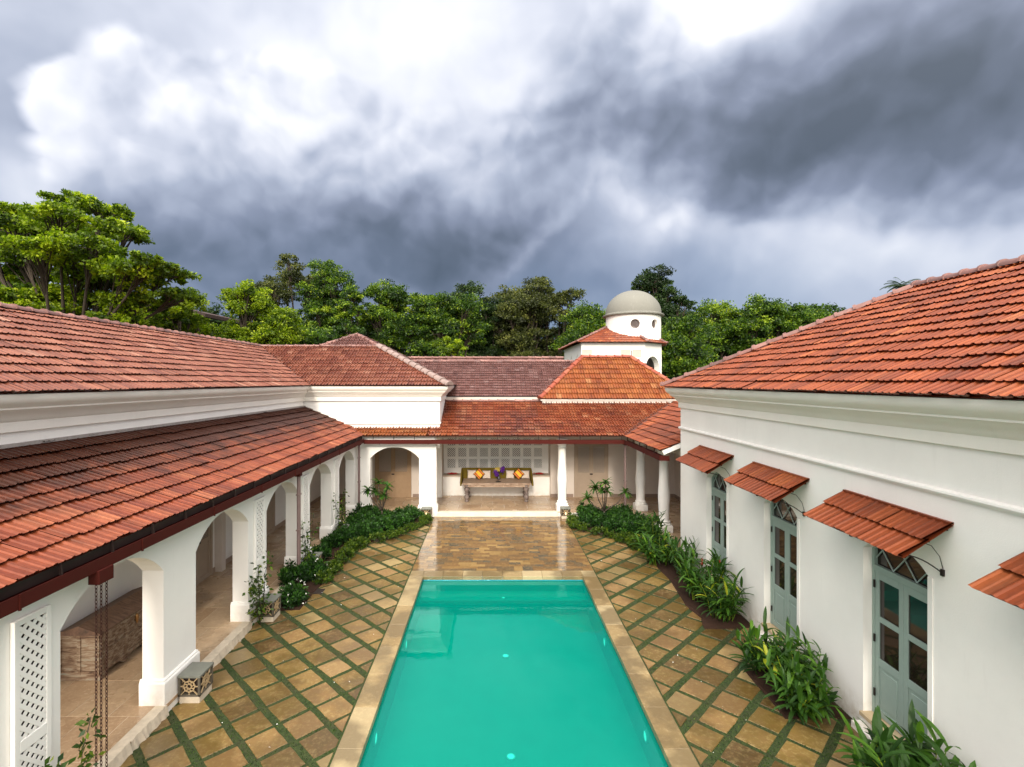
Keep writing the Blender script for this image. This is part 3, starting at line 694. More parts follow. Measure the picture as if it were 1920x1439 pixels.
def door2(parent, name, X, y0, y1, z0, z1, nrm, m=BEIGE, along='y', label=None, louvre=True, ajar=0):
    """panelled two-leaf door standing in a wall plane. along y (plane X) or along x (plane X is y)"""
    def P(s, k, z): return (X+nrm*k, s, z) if along == 'y' else (s, X+nrm*k, z)
    def bx(mb, s0, s1, k0, k1, za, zb):
        a = P(s0, k0, za); b = P(s1, k1, zb); mb.box(min(a[0], b[0]), max(a[0], b[0]), min(a[1], b[1]), max(a[1], b[1]), za, zb)
    f = MB(); w = .09
    bx(f, y0-w, y0, -.02, .05, z0, z1+w); bx(f, y1, y1+w, -.02, .05, z0, z1+w); bx(f, y0, y1, -.02, .05, z1, z1+w)
    fr = f.build(name, m, parent, bevel=.006)
    if label: fr['label'] = label
    mid = (y0+y1)/2
    for a, b in ((y0, mid-.003), (mid+.003, y1)):
        l = MB(); st = .085
        bx(l, a, a+st, 0, .035, z0, z1); bx(l, b-st, b, 0, .035, z0, z1)
        H = z1-z0
        for c in (z0, z0+H*.42, z1-.10): bx(l, a+st, b-st, 0, .035, c, c+.10)
        bx(l, a+st, b-st, .002, .014, z0+.10, z0+H*.42)
        if louvre:
            zz = z0+H*.42+.11
            while zz < z1-.12:
                c0 = P(a+st, .018, zz); c1 = P(b-st, .018, zz); l.bar(c0, c1, .036, .008, up=(nrm*.5, 0, 1) if along == 'y' else (0, nrm*.5, 1)); zz += .04
        else: bx(l, a+st, b-st, .002, .014, z0+H*.42+.1, z1-.1)
        l.build('door_leaf', m, fr, bevel=.004)
    h = MB(); bx(h, mid-.06, mid+.06, .035, .065, z0+.98, z0+1.03); h.build('handle', BLACK, fr, bevel=.004)
    return fr

def jali(mb, O, e1, nrm, w, h, pitch, bw, depth, seg=None):
    """diagonal lattice clipped to a rectangle w x h starting at O; e1 horizontal unit dir, nrm outward"""
    O = Vector(O); e1 = Vector(e1); ez = Vector((0, 0, 1)); nr = Vector(nrm)
    k = -h
    while k < w:
        for sgn in (0, 1):
            # line s = k + z (or mirrored)
            a, b = max(0, -k), min(h, w-k)
            if b-a < .01: continue
            s0, s1 = k+a, k+b
            if sgn: s0, s1 = w-s0, w-s1
            mb.bar(O+e1*s0+ez*a+nr*(.004*sgn), O+e1*s1+ez*b+nr*(.004*sgn), bw, depth, up=nr, tint=.5)
        k += pitch

# ================================================================== WEST (arcade) WING
west = thing('arcade_wing', 'long white wing on the left with arched arcade and two tiers of tile roof', 'building', (-5.1, 10, 0))
AR = [(6.06+2.78*k, 7.97+2.78*k) for k in range(-2, 5)]
mb = MB()
arch_wall(mb, (-5.1, 0), (0, 1), (1, 0), .33, 5.18, 19.6-.002, 0, 3.19, [(a, b, .0, 2.25, .46) for a, b in AR if a > 5])
mb.build('arcade_wall', WHITE, west)
# plinths round each pier
prs = [(AR[i][1], AR[i+1][0]) for i in range(len(AR)-1)]+[(AR[-1][1], 19.6)]
for i, (a, b) in enumerate(prs):
    if a < 5: continue
    last = i == len(prs)-1; e = .045; pl = MB()
    prof = [(e, 0), (e, .50), (e-.006, .515), (.028, .525), (.028, .545), (.018, .56), (0, .565)]
    sweep(pl, [(-5.43-e+.02, a), (-5.1, a), (-5.1, b), (-5.43-e+.02, b)] if not last else [(-5.4, a), (-5.1, a), (-5.1, 19.55)], prof, side=1)
    pl.build('plinth', WHITE, west, recalc=True)
# front arch of the corner (faces the pool)
mb = MB(); arch_wall(mb, (0, 19.6), (1, 0), (0, -1), .33, -5.43, -2.10, 0, 3.19, [(-4.63, -2.76, .0, 2.25, .43)]); mb.build('corner_arch_wall', WHITE, west)
prof = [(.045, 0), (.045, .42), (.028, .435), (.018, .46), (0, .465)]
for pth in ([(-2.76, 19.90), (-2.76, 19.6), (-2.10, 19.6), (-2.10, 19.93)], [(-5.05, 19.6), (-4.63, 19.6), (-4.63, 19.9)]):
    pl = MB(); sweep(pl, pth, prof, side=1); pl.build('plinth', WHITE, west)
# back (main) wall and upper frieze
mb = MB(); mb.box(-7.6, -7.3, 5.2, 19.9, 0, 5.0, .5); mb.box(-7.6, -7.3, 19.902, 22.44, 0, 3.9, .5); mb.build('main_wall', WHITE, west)
mb = MB(); sweep(mb, [(-7.3, 5.2), (-7.3, 19.9), (-2.0, 19.9), (-2.0, 24)], CORN, side=1)
mb.build('cornice', CREAM, west, smooth='auto', recalc=True)
mb = MB(); sweep(mb, [(-7.3, 19.9), (-2.0, 19.9), (-2.0, 24)], shift([(0, 3.52), (.022, 3.525), (.03, 3.55), (.022, 3.575), (0, 3.58)], 0), side=1)
mb.build('string_course', WHITE, west, smooth='auto')
mb = MB(); mb.box(-7.6, -2.0, 19.93, 20.2, 2.6, 5.0, .5); mb.box(-2.3, -2.0, 20.2, 26, 3.3, 5.0, .5); mb.build('upper_wall', WHITE, west)
# skirting in corridor
mb = MB(); mb.box(-7.3, -7.275, -.6, 22.2, .17, .30); mb.build('skirting', plain('skirting_stone', (.33, .24, .18), .5), west)
# raised floor of the corridor with rough stone edge
fl = MB()
def floor_tiles(x0, x1, y0, y1, w, h, z=.17, off=True, seed=3):
    r2 = random.Random(seed); y = y0; row = 0
    while y < y1-.01:
        yb = min(y+h, y1); x = x0-(w*.5 if (row % 2 and off) else 0)
        while x < x1-.01:
            xa, xb = max(x, x0), min(x+w, x1)
            if xb-xa > .02:
                fl.box(xa+.005, xb-.005, y+.005, yb-.005, z-.05, z, r2.random())
            x += w
        y = yb; row += 1
floor_tiles(-7.3, -5.04, -.6, 19.6, .62, .92)
flo = fl.build('corridor_floor', FLOOR, west)
mb = MB(); mb.box(-7.3, -5.06, -.6, 19.6, -.02, .166, .5); mb.build('floor_base', plain('pale_grout', (.62, .52, .40), .7), west)
# rough-hewn edge stones
r2 = random.Random(2)
for a, b in AR:
    if a < 3: continue
    y = a+.02; mb = MB()
    while y < b-.03:
        y2 = min(y+r2.uniform(.25, .45), b-.02); n = 5
        top = []; bt_ = []
        for k in range(n+1):
            yk = y+(y2-y)*k/n; top.append((-5.03+r2.uniform(-.012, .012), yk, .172)); bt_.append((-4.995+r2.uniform(-.02, .02), yk, -.01))
        bk = [(-5.2, y, .172), (-5.2, y2, .172)]
        vs = top+bt_+bk; m_ = n+1
        fs = [(k, k+1, m_+k+1, m_+k) for k in range(n)]+[tuple(list(range(m_))+[2*m_+1, 2*m_])]
        mb.add(vs, fs, .5); y = y2
    mb.build('step_edge', STONEL, west, recalc=True)
# doors in corridor
door2(west, 'door', -7.3, 12.15, 13.25, .17, 2.4, 1, label='louvred door behind the second full arch')
door2(west, 'door', -7.3, 16.0, 17.1, .17, 2.4, 1)
for y_ in (11.75, 13.5): mb = MB(); mb.box(-7.3, -7.10, y_, y_+.2, .17, 3.3); mb.build('pilaster', WARM, west, bevel=.01)
# niches (jali panels) on the piers
def pier_jali(y0, y1):
    fr = MB(); z0, z1 = .52, 2.64; x0 = -5.098; x1 = -5.045; b = .065
    fr.box(x0, x1, y0, y0+b, z0, z1); fr.box(x0, x1, y1-b, y1, z0, z1)
    for za, zb in ((z0, z0+b), (z1-b, z1), (1.20, 1.33)): fr.box(x0, x1, y0+b, y1-b, za, zb)
    o = fr.build('lattice_panel', WHITE, west, bevel=.006)
    la = MB(); w = y1-y0-2*b
    jali(la, (-5.062, y0+b, z0+b), (0, 1, 0), (1, 0, 0), w, 1.20-z0-b, .118, .042, .012)
    jali(la, (-5.062, y0+b, 1.33), (0, 1, 0), (1, 0, 0), w, z1-b-1.33, .118, .042, .012)
    la.build('lattice', WHITE, o)
    bk = MB(); bk.box(-5.097, -5.086, y0+.02, y1-.02, z0+.02, z1-.02); bk.build('shade_backing', HOLE_SHADE, o)  # added sheet, shade of the holes put into its colour
for k in (0, 2, 3, 4): pier_jali(5.18+.24+2.78*k, 5.18+.70+2.78*k)
# lower roof
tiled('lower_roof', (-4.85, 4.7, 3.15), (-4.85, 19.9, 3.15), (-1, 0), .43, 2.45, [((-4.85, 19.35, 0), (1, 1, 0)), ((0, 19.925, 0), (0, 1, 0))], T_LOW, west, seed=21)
mb = MB(); mb.bar((-7.27, 4.7, 4.225), (-7.27, 19.9, 4.225), .10, .05); mb.build('roof_flashing', plain('mortar', (.30, .27, .25), .9, .4, 12), west)
tiled('upper_roof', (-6.93, 5.0, 5.03), (-6.93, 24, 5.03), (-1, 0), .5, 3.44, [((-6.93, 19.5, 0), (1, 1, 0))], T_PINK, west, seed=22)
tiled('upper_roof', (-13.8, 30, 5.03), (-13.8, 5.0, 5.03), (1, 0), .5, 3.44, [], T_PINK, west, seed=23)
caps('ridge_tiles', (-10.37, 5.0, 6.78), (-10.37, 22.94, 6.78), CAP, west, seed=5)
tiled('corner_roof', (-14, 19.5, 5.03), (-1.6, 19.5, 5.03), (0, 1), .5, 3.44, [((-6.93, 19.5, 0), (-1, -1, 0)), ((-1.6, 19.5, 0), (1, 1, 0))], T_PINK, west, cw=.235, seed=24, amp=3.0)
tiled('corner_roof', (-1.6, 19.5, 5.03), (-1.6, 27, 5.03), (-1, 0), .5, 3.44, [((-1.6, 19.5, 0), (-1, -1, 0))], T_ROSE, west, seed=25)
tiled('corner_roof', (-11, 22.94, 6.75), (-5.04, 22.94, 6.75), (0, 1), .5, 1.31, [((-5.04, 22.94, 0), (1, 1, 0)), ((-7.66, 22.94, 0), (-1, 1, 0))], T_ROSE, west, seed=26, amp=3.0)
tiled('corner_roof', (-5.04, 22.94, 6.75), (-5.04, 27, 6.75), (-1, 0), .5, 1.31, [((-5.04, 22.94, 0), (-1, -1, 0))], T_ROSE, west, seed=27)
caps('ridge_tiles', (-10.37, 22.94, 6.78), (-5.1, 22.94, 6.78), CAP, west, seed=6, r=.09)
caps('hip_tiles', (-1.6, 19.5, 5.06), (-5.04, 22.94, 6.78), plain('cement_cap', (.27, .20, .18), .7, .4, 6, bm=.8), west, seed=7, r=.17, ln=.40)
caps('hip_tiles', (-5.04, 22.94, 6.78), (-6.35, 24.25, 7.43), CAP, west, seed=8)
caps('hip_tiles', (-7.66, 22.94, 6.78), (-6.35, 24.25, 7.43), CAP, west, seed=9)
mb = MB()
for s in (-.07, .07): mb.bar((-6.95+s, 19.52+s, 5.07), (-10.3+s, 22.87+s, 6.75), .05, .06)
mb.build('valley_flashing', plain('grey_flashing', (.10, .085, .085), .5, .3), west)
# red fascia gutters
def gutter(parent, a, b, zz=2.88, face=(1, 0), h=.15, w=.12):
    g_ = MB(); a = Vector((*a, 0)); b = Vector((*b, 0)); d = (b-a).normalized(); n = Vector((face[0], face[1], 0))
    L = (b-a).length
    p = a+n*0; q = b+n*0
    g_.bar(p+Vector((0, 0, zz+h/2)), q+Vector((0, 0, zz+h/2)), .022, h)                  # face board
    g_.bar(p-n*w+Vector((0, 0, zz+h/2)), q-n*w+Vector((0, 0, zz+h/2)), .018, h)          # back
    g_.bar(p-n*w/2+Vector((0, 0, zz+.012)), q-n*w/2+Vector((0, 0, zz+.012)), w, .02)     # bottom
    s = .6
    while s < L:
        c = a+d*s; g_.bar(c+n*.014+Vector((0, 0, zz-.012)), c+n*.014+Vector((0, 0, zz+h+.004)), .022, .02, up=(d.x, d.y, 0)); s += 1.83
    o = g_.build('gutter', FASCIA, parent)
    s = .35
    while s < L:
        c = a+d*s; br = MB()
        br.bar(c-n*.01+Vector((0, 0, zz+h-.01)), c-n*.03+Vector((0, 0, zz+h+.14)), .03, .02, up=(d.x, d.y, 0)); s += .78; br.build('bracket', DARKM, o)
gutter(west, (-4.80, 4.6), (-4.80, 19.32), face=(1, 0))
mb = MB(); mb.box(-4.90, -4.87, 4.7, 19.33, 3.02, 3.135); mb.build('eave_shade_strip', DARKM, west)  # added dark strip for the gutter's dark inside and the shadow gap
def downpipe(parent, x, y, z0=.02, z1=2.9, name='downpipe'):
    mb = MB(); mb.tube([(x, y, z0), (x, y, z1)], .035, 12); mb.tube([(x, y+.075, z0), (x, y+.075, z1)], .035, 12)
    for z in (.5, 1.4, 2.3): mb.box(x-.045, x+.045, y-.045, y+.12, z, z+.03)
    mb.build(name, PIPE, parent, smooth='auto')
    hd = MB(); hd.box(x-.06, x+.06, y-.06, y+.13, z1-.12, z1+.02); hd.build('rainwater_head', FASCIA, parent, bevel=.01)
downpipe(west, -4.90, 13.0); downpipe(west, -4.98, 19.25)

# rain chain from the gutter
ch = thing('rain_chain', 'three rusty iron chains hanging from the red gutter in front of the nearest arch', 'rain chain', (-4.83, 6.35, 2.9))
hd = MB(); hd.box(-4.90, -4.76, 6.22, 6.46, 2.72, 2.89); hd.build('outlet_box', FASCIA, ch, bevel=.006)
for yy_ in (6.26, 6.34, 6.43):
    mb = MB(); z = 2.73; k = 0
    while z > .02:
        n = 8; c = Vector((-4.83, yy_, z)); e = Vector((1, 0, 0)) if k % 2 else Vector((0, 1, 0)); f = Vector((0, 0, 1))
        pts = [c+e*.013*math.cos(i*TAU/n)+f*.030*math.sin(i*TAU/n) for i in range(n)]
        nrm = e.cross(f)
        v = []
        for i, p in enumerate(pts):
            rd = (p-c).normalized()
            for j in range(4): v.append(p+(rd*math.cos(j*TAU/4)+nrm*math.sin(j*TAU/4))*.0052)
        mb.add(v, [(i*4+j, ((i+1) % n)*4+j, ((i+1) % n)*4+(j+1) % 4, i*4+(j+1) % 4) for i in range(n) for j in range(4)], .5)
        z -= .046; k += 1
    mb.build('chain', RUST, ch, smooth=True, recalc=False)

# ================================================================== REAR VERANDA WING
rear = thing('veranda_wing', 'low white veranda wing with columns and lean-to roof across the far pool end', 'building', (0, 19.6, 0))
fl = MB(); floor_tiles(-7.3, 7.95, 19.62, 23.0, .92, .62, seed=8); floor_tiles(6.35, 7.95, 15.1, 19.62, .62, .62, seed=9)
fl.build('veranda_floor', FLOOR, rear)
mb = MB(); mb.box(-7.3, 7.95, 19.60, 23.2, -.02, .160); mb.box(5.35, 7.95, 15.05, 19.598, -.02, .160)
fl2 = MB(); fl = fl2; floor_tiles(5.33, 6.35, 15.1, 19.62, .62, .62, seed=10); fl2.build('veranda_floor', FLOOR, rear)
mb.build('floor_base', WHITE, rear)
mb = MB(); mb.box(-2.06, 2.55, 19.55, 19.85, -.01, .178); mb.build('front_step', plain('pale_step', (.66, .58, .47), .55, .2, 5), rear, bevel=.012)
# back wall with doorway and alcove
bw = MB(); AX0, AX1 = -2.13, 2.57
for x0, x1 in ((-7.3, AX0), (AX1, 8.2)): bw.box(x0, x1, 22.2, 22.45, 0, 3.4, .5)
bw.box(AX0, AX1, 22.2, 22.45, 3.0, 4.5, .5); bw.box(-7.3, AX0, 22.2, 22.45, 3.4, 4.5, .5); bw.box(AX1, 8.2, 22.2, 22.45, 3.4, 4.5, .5)
bw.box(AX0-.25, AX0, 22.45, 23.3, 0, 4.5, .5); bw.box(AX1, AX1+.25, 22.45, 23.3, 0, 4.5, .5)
bw.build('back_wall', WARM, rear)
for xa_, xb_, ya_ in ((AX0-.22, AX0, 22.12), (-2.66, -2.38, 22.02)): bw = MB(); bw.box(xa_, xb_, ya_, 22.2, .17, 3.2, .5); bw.build('pilaster', WHITE, rear, bevel=.01)
bw = MB(); bw.box(7.95, 8.2, 15.05, 22.2, 0, 4.3, .5); bw.build('side_wall', WARM, rear)
SKM = plain('skirting_dark', (.26, .19, .15), .5)
for q_ in ((-7.27, -5.1, 22.175, 22.2), (-3.4, AX0, 22.175, 22.2), (AX1, 3.55, 22.175, 22.2), (5.12, 7.95, 22.175, 22.2), (7.925, 7.95, 15.1, 22.17)):
    sk = MB(); sk.box(*q_, .17, .31); sk.build('skirting', SKM, rear)
# alcove: ledge + jali screen
mb = MB(); mb.box(AX0, AX1, 22.47, 23.02, .17, 1.00, .5); mb.build('alcove_base', WHITE, rear, bevel=.012)
mb = MB(); mb.box(AX0, AX1, 22.42, 23.02, 1.0, 1.06, .5); mb.build('ledge', plain('ledge_cement', (.56, .47, .38), .7), rear, bevel=.012)
fr = MB(); Z0, Z1 = 1.06, 3.15; n9 = 9; pw = .362; pt = .487; sx = -1.97
xsn = [sx+i*pt for i in range(n9)]
rows = [1.30, 1.80, 2.30, 2.80]
Yj = 23.02
fr.box(AX0, xsn[0], Yj, Yj+.08, Z0, Z1); 
for i in range(n9-1): fr.box(xsn[i]+pw, xsn[i+1], Yj, Yj+.08, Z0, Z1)
fr.box(xsn[-1]+pw, AX1, Yj, Yj+.08, Z0, Z1)
for x in xsn:
    zz = Z0
    for r_ in rows: fr.box(x, x+pw, Yj, Yj+.08, zz, r_); zz = r_+.40
jo = fr.build('lattice_screen', WHITE, rear)
la = MB()
for x in xsn:
    for r_ in rows:
        if r_+.4 <= Z1+.1: jali(la, (x, Yj+.04, r_), (1, 0, 0), (0, -1, 0), pw, .40, .0905, .024, .02)
la.build('lattice', WHITE, jo)
mb = MB(); mb.box(-2.4, 2.9, 24.6, 24.7, 0, 4.4); mb.build('inner_wall', plain('screen_hole_shade', (.012, .013, .018), .95), rear)  # wall coloured near-black to paint the shade seen through the screen holes
# doors
door2(rear, 'door', 22.2, -4.95, -3.55, .17, 2.55, -1, along='x', m=plain('brown_door', (.33, .22, .13), .55, .12), label='brown louvred double door behind the corner arch')
door2(rear, 'door', 22.2, 3.68, 4.98, .17, 2.45, -1, along='x', label='pale louvred double door right of the lattice alcove')
# columns
def column(x, y, zb=.17, base_h=.24, label=None):
    col = MB(); z = zb+base_h
    prof = [(.0, z), (.205, z), (.215, z+.02), (.205, z+.045), (.175, z+.055), (.17, z+.085), (.185, z+.10), (.18, z+.125), (.150, z+.14), (.146, z+.17),
            (.150, z+.40), (.158, z+.65), (.171, z+.86), (.174, z+.97), (.168, z+1.10), (.154, z+1.32), (.141, z+1.62), (.134, z+1.95), (.131, z+2.16), (.148, z+2.18), (.150, z+2.21), (.135, z+2.225), (.135, z+2.29), (.16, z+2.32), (.175, z+2.38), (.175, z+2.45), (0, z+2.45)]
    col.lathe(x, y, [(a_*1.12, b_) for a_, b_ in prof], 32)
    c = col.build('column', WHITE, rear, smooth='auto')
    pl_ = MB(); pl_.box(x-.235, x+.235, y-.235, y+.235, -.01 if zb < .1 else zb-.005, z); pl_.build('plinth', WHITE, c, bevel=.025)
    ab = MB(); ab.box(x-.2, x+.2, y-.2, y+.2, z+2.45, z+2.56); ab.build('abacus', WHITE, c, bevel=.01)
    if label: c['label'] = label
column(2.76, 19.95, label='white column standing between the deck and the right planting bed')
column(5.83, 20.0); column(5.79, 17.16)
bm_ = MB(); bm_.box(-2.1, 5.98, 19.88, 20.12, 2.97, 3.28); bm_.box(5.67, 5.91, 15.1, 19.88, 2.97, 3.28); bm_.build('beam', WARM, rear)
bm_ = MB(); bm_.bar((5.1, 15.22, 3.07), (7.95, 15.22, 4.28), .08, .12); bm_.build('verge_board', WHITE, rear)
# lean-to roofs
tiled('lean_to_roof', (-4.85, 19.35, 3.12), (8.3, 19.35, 3.12), (0, 1), .42, 2.86, [((-4.85, 19.35, 0), (-1, -1, 0)), ((5.06, 19.35, 0), (1, -1, 0)), ((-2.4, 0, 0), (-1, 0, 0))], T_MIX, rear, seed=31, cw=.225, ch=.25, amp=3.0)
tiled('lean_to_roof', (-5.6, 19.35, 3.12), (-2.4, 19.35, 3.12), (0, 1), .42, .62, [((-4.85, 19.35, 0), (-1, -1, 0))], T_ORANGE, rear, seed=32, cw=.225, ch=.25, amp=3.0)
tiled('lean_to_roof', (5.06, 15.2, 3.12), (5.06, 23, 3.12), (1, 0), .42, 2.86, [((5.06, 19.35, 0), (-1, 1, 0))], T_RED, rear, seed=33)
mb = MB()
for s in (-.05, .05): mb.bar((5.06+s, 19.35-s, 3.17), (7.92+s, 22.21-s, 4.37), .04, .05)
mb.build('valley_flashing', plain('dark_flashing', (.09, .05, .045), .5, .3), rear)
caps('ridge_tiles', (-2.0, 22.17, 4.35), (7.9, 22.17, 4.35), CAP, rear, seed=11, r=.09)
gutter(rear, (-4.80, 19.28), (5.02, 19.28), zz=2.83, face=(0, -1))
gutter(rear, (5.02, 19.30), (5.02, 15.24), zz=2.83, face=(-1, 0))
mb = MB(); mb.box(5.02, 5.3, 15.22, 15.26, 2.83, 2.98); mb.build('gutter', FASCIA, rear)
downpipe(rear, 5.08, 19.38)
# main rear roof and second ridge behind
mb = MB(); mb.box(-2.3, 8.4, 22.23, 22.5, 4.38, 4.52); mb.build('eave_fascia', plain('eave_white', (.7, .68, .66), .6), rear)
tiled('main_roof', (-6, 22.2, 4.53), (5.0, 22.2, 4.53), (0, 1), .5, 3.3, [], T_ROSE, rear, seed=34, cw=.21, ch=.25, amp=3.0)
tiled('main_roof', (-6, 28.8, 4.53), (5.0, 28.8, 4.53), (0, -1), .5, 3.3, [], T_ROSE, rear, seed=35, cw=.235, ch=.4)
caps('ridge_tiles', (-6, 25.5, 6.2), (5.0, 25.5, 6.2), CAP, rear, seed=12, r=.09)
tiled('rear_roof', (-9, 26.6, 5.55), (4.0, 26.6, 5.55), (0, 1), .5, 1.9, [], T_ROSE, rear, seed=36, ch=.4)
caps('ridge_tiles', (-9, 28.5, 6.52), (4.0, 28.5, 6.52), CAP, rear, seed=13, r=.09)
mb = MB(); mb.box(-6, 4.9, 22.5, 28.6, 3.6, 4.5); mb.build('loft_wall', WARM, rear)
# small hipped roof
hx0, hx1, hy, hz, hk, hr = 2.08, 8.75, 21.9, 4.44, .86, 2.18
tiled('hipped_roof', (hx0, hy, hz), (hx1, hy, hz), (0, 1), hk, hr, [((hx0, hy, 0), (-1, 1, 0)), ((hx1, hy, 0), (1, 1, 0))], T_ORANGE, rear, seed=37, ch=.335, amp=3.0)
tiled('hipped_roof', (hx0, hy, hz), (hx0, hy+4.4, hz), (1, 0), hk, hr, [((hx0, hy, 0), (1, -1, 0)), ((hx0, hy+4.36, 0), (1, 1, 0))], T_ORANGE, rear, seed=38)
tiled('hipped_roof', (hx1, hy, hz), (hx1, hy+4.4, hz), (-1, 0), hk, hr, [((hx1, hy, 0), (-1, -1, 0)), ((hx1, hy+4.36, 0), (-1, 1, 0))], T_ORANGE, rear, seed=39)
zt = hz+hk*hr+.03
caps('hip_tiles', (hx0, hy, hz+.05), (hx0+hr, hy+hr, zt), CAPO, rear, seed=14, r=.12)
caps('hip_tiles', (hx1, hy, hz+.05), (hx1-hr, hy+hr, zt), CAPO, rear, seed=15, r=.12)
caps('ridge_tiles', (hx0+hr, hy+hr, zt), (hx1-hr, hy+hr, zt), CAPO, rear, seed=16, r=.12)
mb = MB(); mb.box(hx0+.12, hx1-.12, hy+.10, hy+4.2, 4.25, 4.41); mb.box(hx0+.04, hx1-.04, hy+.03, hy+4.3, 4.36, 4.425); mb.build('eave_cornice', CREAM, rear, bevel=.01)

# ================================================================== EAST (door) WING
east = thing('door_wing', 'tall white wing on the right with tiled door awnings and red hipped roof', 'building', (5.55, 8, 0))
DO = [(6.5+2.78*k, 7.64+2.78*k) for k in (-2, -1, 0, 1, 2)]
mb = MB(); arch_wall(mb, (5.55, 0), (0, 1), (-1, 0), .32, -.6, 15.0, 0, 5.0, [(a, b, .28, 2.72, .24) for a, b in DO]); mb.build('wall', WHITE, east)
mb = MB(); mb.box(5.87, 13, 14.7, 15.0, 0, 5.0, .5); mb.build('end_wall', WHITE, east)
mb = MB(); sweep(mb, [(5.55, -.6), (5.55, 15.0), (13, 15.0)], CORN, side=-1); mb.build('cornice', CREAM, east, smooth='auto')
mb = MB(); sweep(mb, [(5.55, -.6), (5.55, 15.0), (13, 15.0)], STRING, side=-1); mb.build('string_course', WHITE, east, smooth='auto')
mb = MB()
tiled('roof', (5.17, -.6, 5.03), (5.17, 15.38, 5.03), (1, 0), .541, 4.165, [((5.17, 15.38, 0), (1, 1, 0))], T_RED, east, seed=41)
tiled('roof', (5.17, 15.38, 5.03), (13.5, 15.38, 5.03), (0, -1), .541, 4.165, [((5.17, 15.38, 0), (-1, -1, 0)), ((13.5, 15.38, 0), (1, -1, 0))], T_RED, east, seed=42)
tiled('roof', (13.5, -.6, 5.03), (13.5, 15.38, 5.03), (-1, 0), .541, 4.165, [((13.5, 15.38, 0), (-1, 1, 0))], T_RED, east, seed=43, ch=.6)
caps('hip_tiles', (5.17, 15.38, 5.07), (9.335, 11.215, 7.30), CAP, east, seed=17, r=.13)
caps('ridge_tiles', (9.335, 11.215, 7.30), (9.335, -.6, 7.30), CAP, east, seed=18, r=.13)
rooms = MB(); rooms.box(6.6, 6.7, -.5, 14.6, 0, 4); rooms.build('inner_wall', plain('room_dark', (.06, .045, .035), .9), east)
SILL = plain('sill_stone', (.52, .40, .25), .6, .25)
for a, b in DO:
    sk = MB(); sk.box(5.50, 5.9, a-.02, b+.02, .22, .281); sk.build('door_sill', SILL, east, bevel=.008)
    st = MB(); st.box(5.40, 5.549, a-.05, b+.05, 0, .12); st.build('door_step', WHITE, east, bevel=.01)
def arc_pts(a, b, zs, rise, n=14):
    h = (b-a)/2; r = (h*h+rise*rise)/(2*rise); c = (a+b)/2; zc = zs+rise-r; th = math.asin(h/r)
    return [(c+r*math.sin(-th+2*th*i/n), zc+r*math.cos(-th+2*th*i/n)) for i in range(n+1)]
def glazed_door(a, b, lab):
    X = 5.70; z0 = .28
    fr = MB(); w = .05
    fr.box(X-.02, X+.06, a+.001, a+w, z0, 2.72); fr.box(X-.02, X+.06, b-w, b-.001, z0, 2.72)
    fr.box(X-.025, X+.06, a+w, b-w, 2.40, 2.49)
    pts = arc_pts(a+.001, b-.001, 2.715, .238); ins = arc_pts(a+w, b-w, 2.715, .238-.045)
    for k in (X-.02, X+.06):
        pass
    for (p0, p1, q0, q1) in zip(pts, pts[1:], ins, ins[1:]):
        v = [(k, s, z) for k in (X-.02, X+.06) for s, z in (p0, p1, q1, q0)]
        fr.add(v, [(0, 1, 2, 3), (4, 7, 6, 5), (3, 2, 6, 7), (0, 4, 5, 1)], .5)
    d = fr.build('door', SAGE, east, bevel=.004); d['label'] = lab
    # transom lattice glazing
    tl = MB(); half = (b-a)/2-w
    cen = (a+b)/2
    def ztop(s):
        h = (b-a)/2-w; rise = .193; r = (h*h+rise*rise)/(2*rise); return 2.715+rise-r+math.sqrt(max(0, r*r-(s-cen)**2))
    for sg in (1, -1):
        for k in range(-3, 4):
            pr = []
            for i in range(61):
                z = 2.49+.45*i/60; s = cen+sg*((z-2.49)*.85+k*.40+.2)
                if abs(s-cen) <= half and z <= ztop(s)+.004: pr.append((s, z))
            if len(pr) > 3: tl.bar((X+.012+.003*sg, pr[0][0], pr[0][1]), (X+.012+.003*sg, pr[-1][0], pr[-1][1]), .011, .014, up=(1, 0, 0))
    tl.build('transom_bars', SAGEL, d)
    gl = MB(); g_pts = [(a+w-.01, 2.48)]+[(s, z+.01) for s, z in ins]+[(b-w+.01, 2.48)]
    gl.add([(X+.03, s, z) for s, z in g_pts], [tuple(range(len(g_pts)))], .5); gl.build('pane', GLASS, d, recalc=False)
    mid = (a+b)/2
    for li, (s0, s1) in enumerate(((a+w+.003, mid-.002), (mid+.002, b-w-.003))):
        l = MB(); t_ = .075; x0, x1 = X-.012, X+.03
        l.box(x0, x1, s0, s0+t_, z0+.012, 2.395); l.box(x0, x1, s1-t_, s1, z0+.012, 2.395)
        for za, zb in ((z0+.012, .40), (1.02, 1.13), (1.67, 1.75), (2.29, 2.395)): l.box(x0, x1, s0+t_, s1-t_, za, zb)
        # raised bottom panel
        l.box(x0+.014, x1-.004, s0+t_, s1-t_, .40, 1.02); l.box(x0+.004, x0+.02, s0+t_+.045, s1-t_-.045, .45, .97)
        lo = l.build('door_leaf', SAGE, d, bevel=.005)
        for za, zb in ((1.13, 1.67), (1.75, 2.29)):
            g2 = MB(); g2.box(X+.008, X+.014, s0+t_, s1-t_, za, zb); g2.build('pane', GLASS, d)
    hg = MB()
    for z in (.55, 1.35, 2.15): hg.box(X-.035, X-.018, b-w-.02, b-w+.005, z, z+.11)
    hg.build('hinge', BLACK, d)
    # thin plaster architrave
    ar = MB(); ar.box(5.538, 5.549, a-.07, a, .14, 2.72)
    ar.build('architrave', WHITE, d, recalc=True)
names = ['door outside the frame', 'sage green glazed door under the awning cut by the right edge', 'largest sage green door in view, nearest the camera', 'middle sage green door in view', 'farthest sage green door, beside the building corner']
for i, (a, b) in enumerate(DO):
    if i == 0: continue
    glazed_door(a, b, names[i])
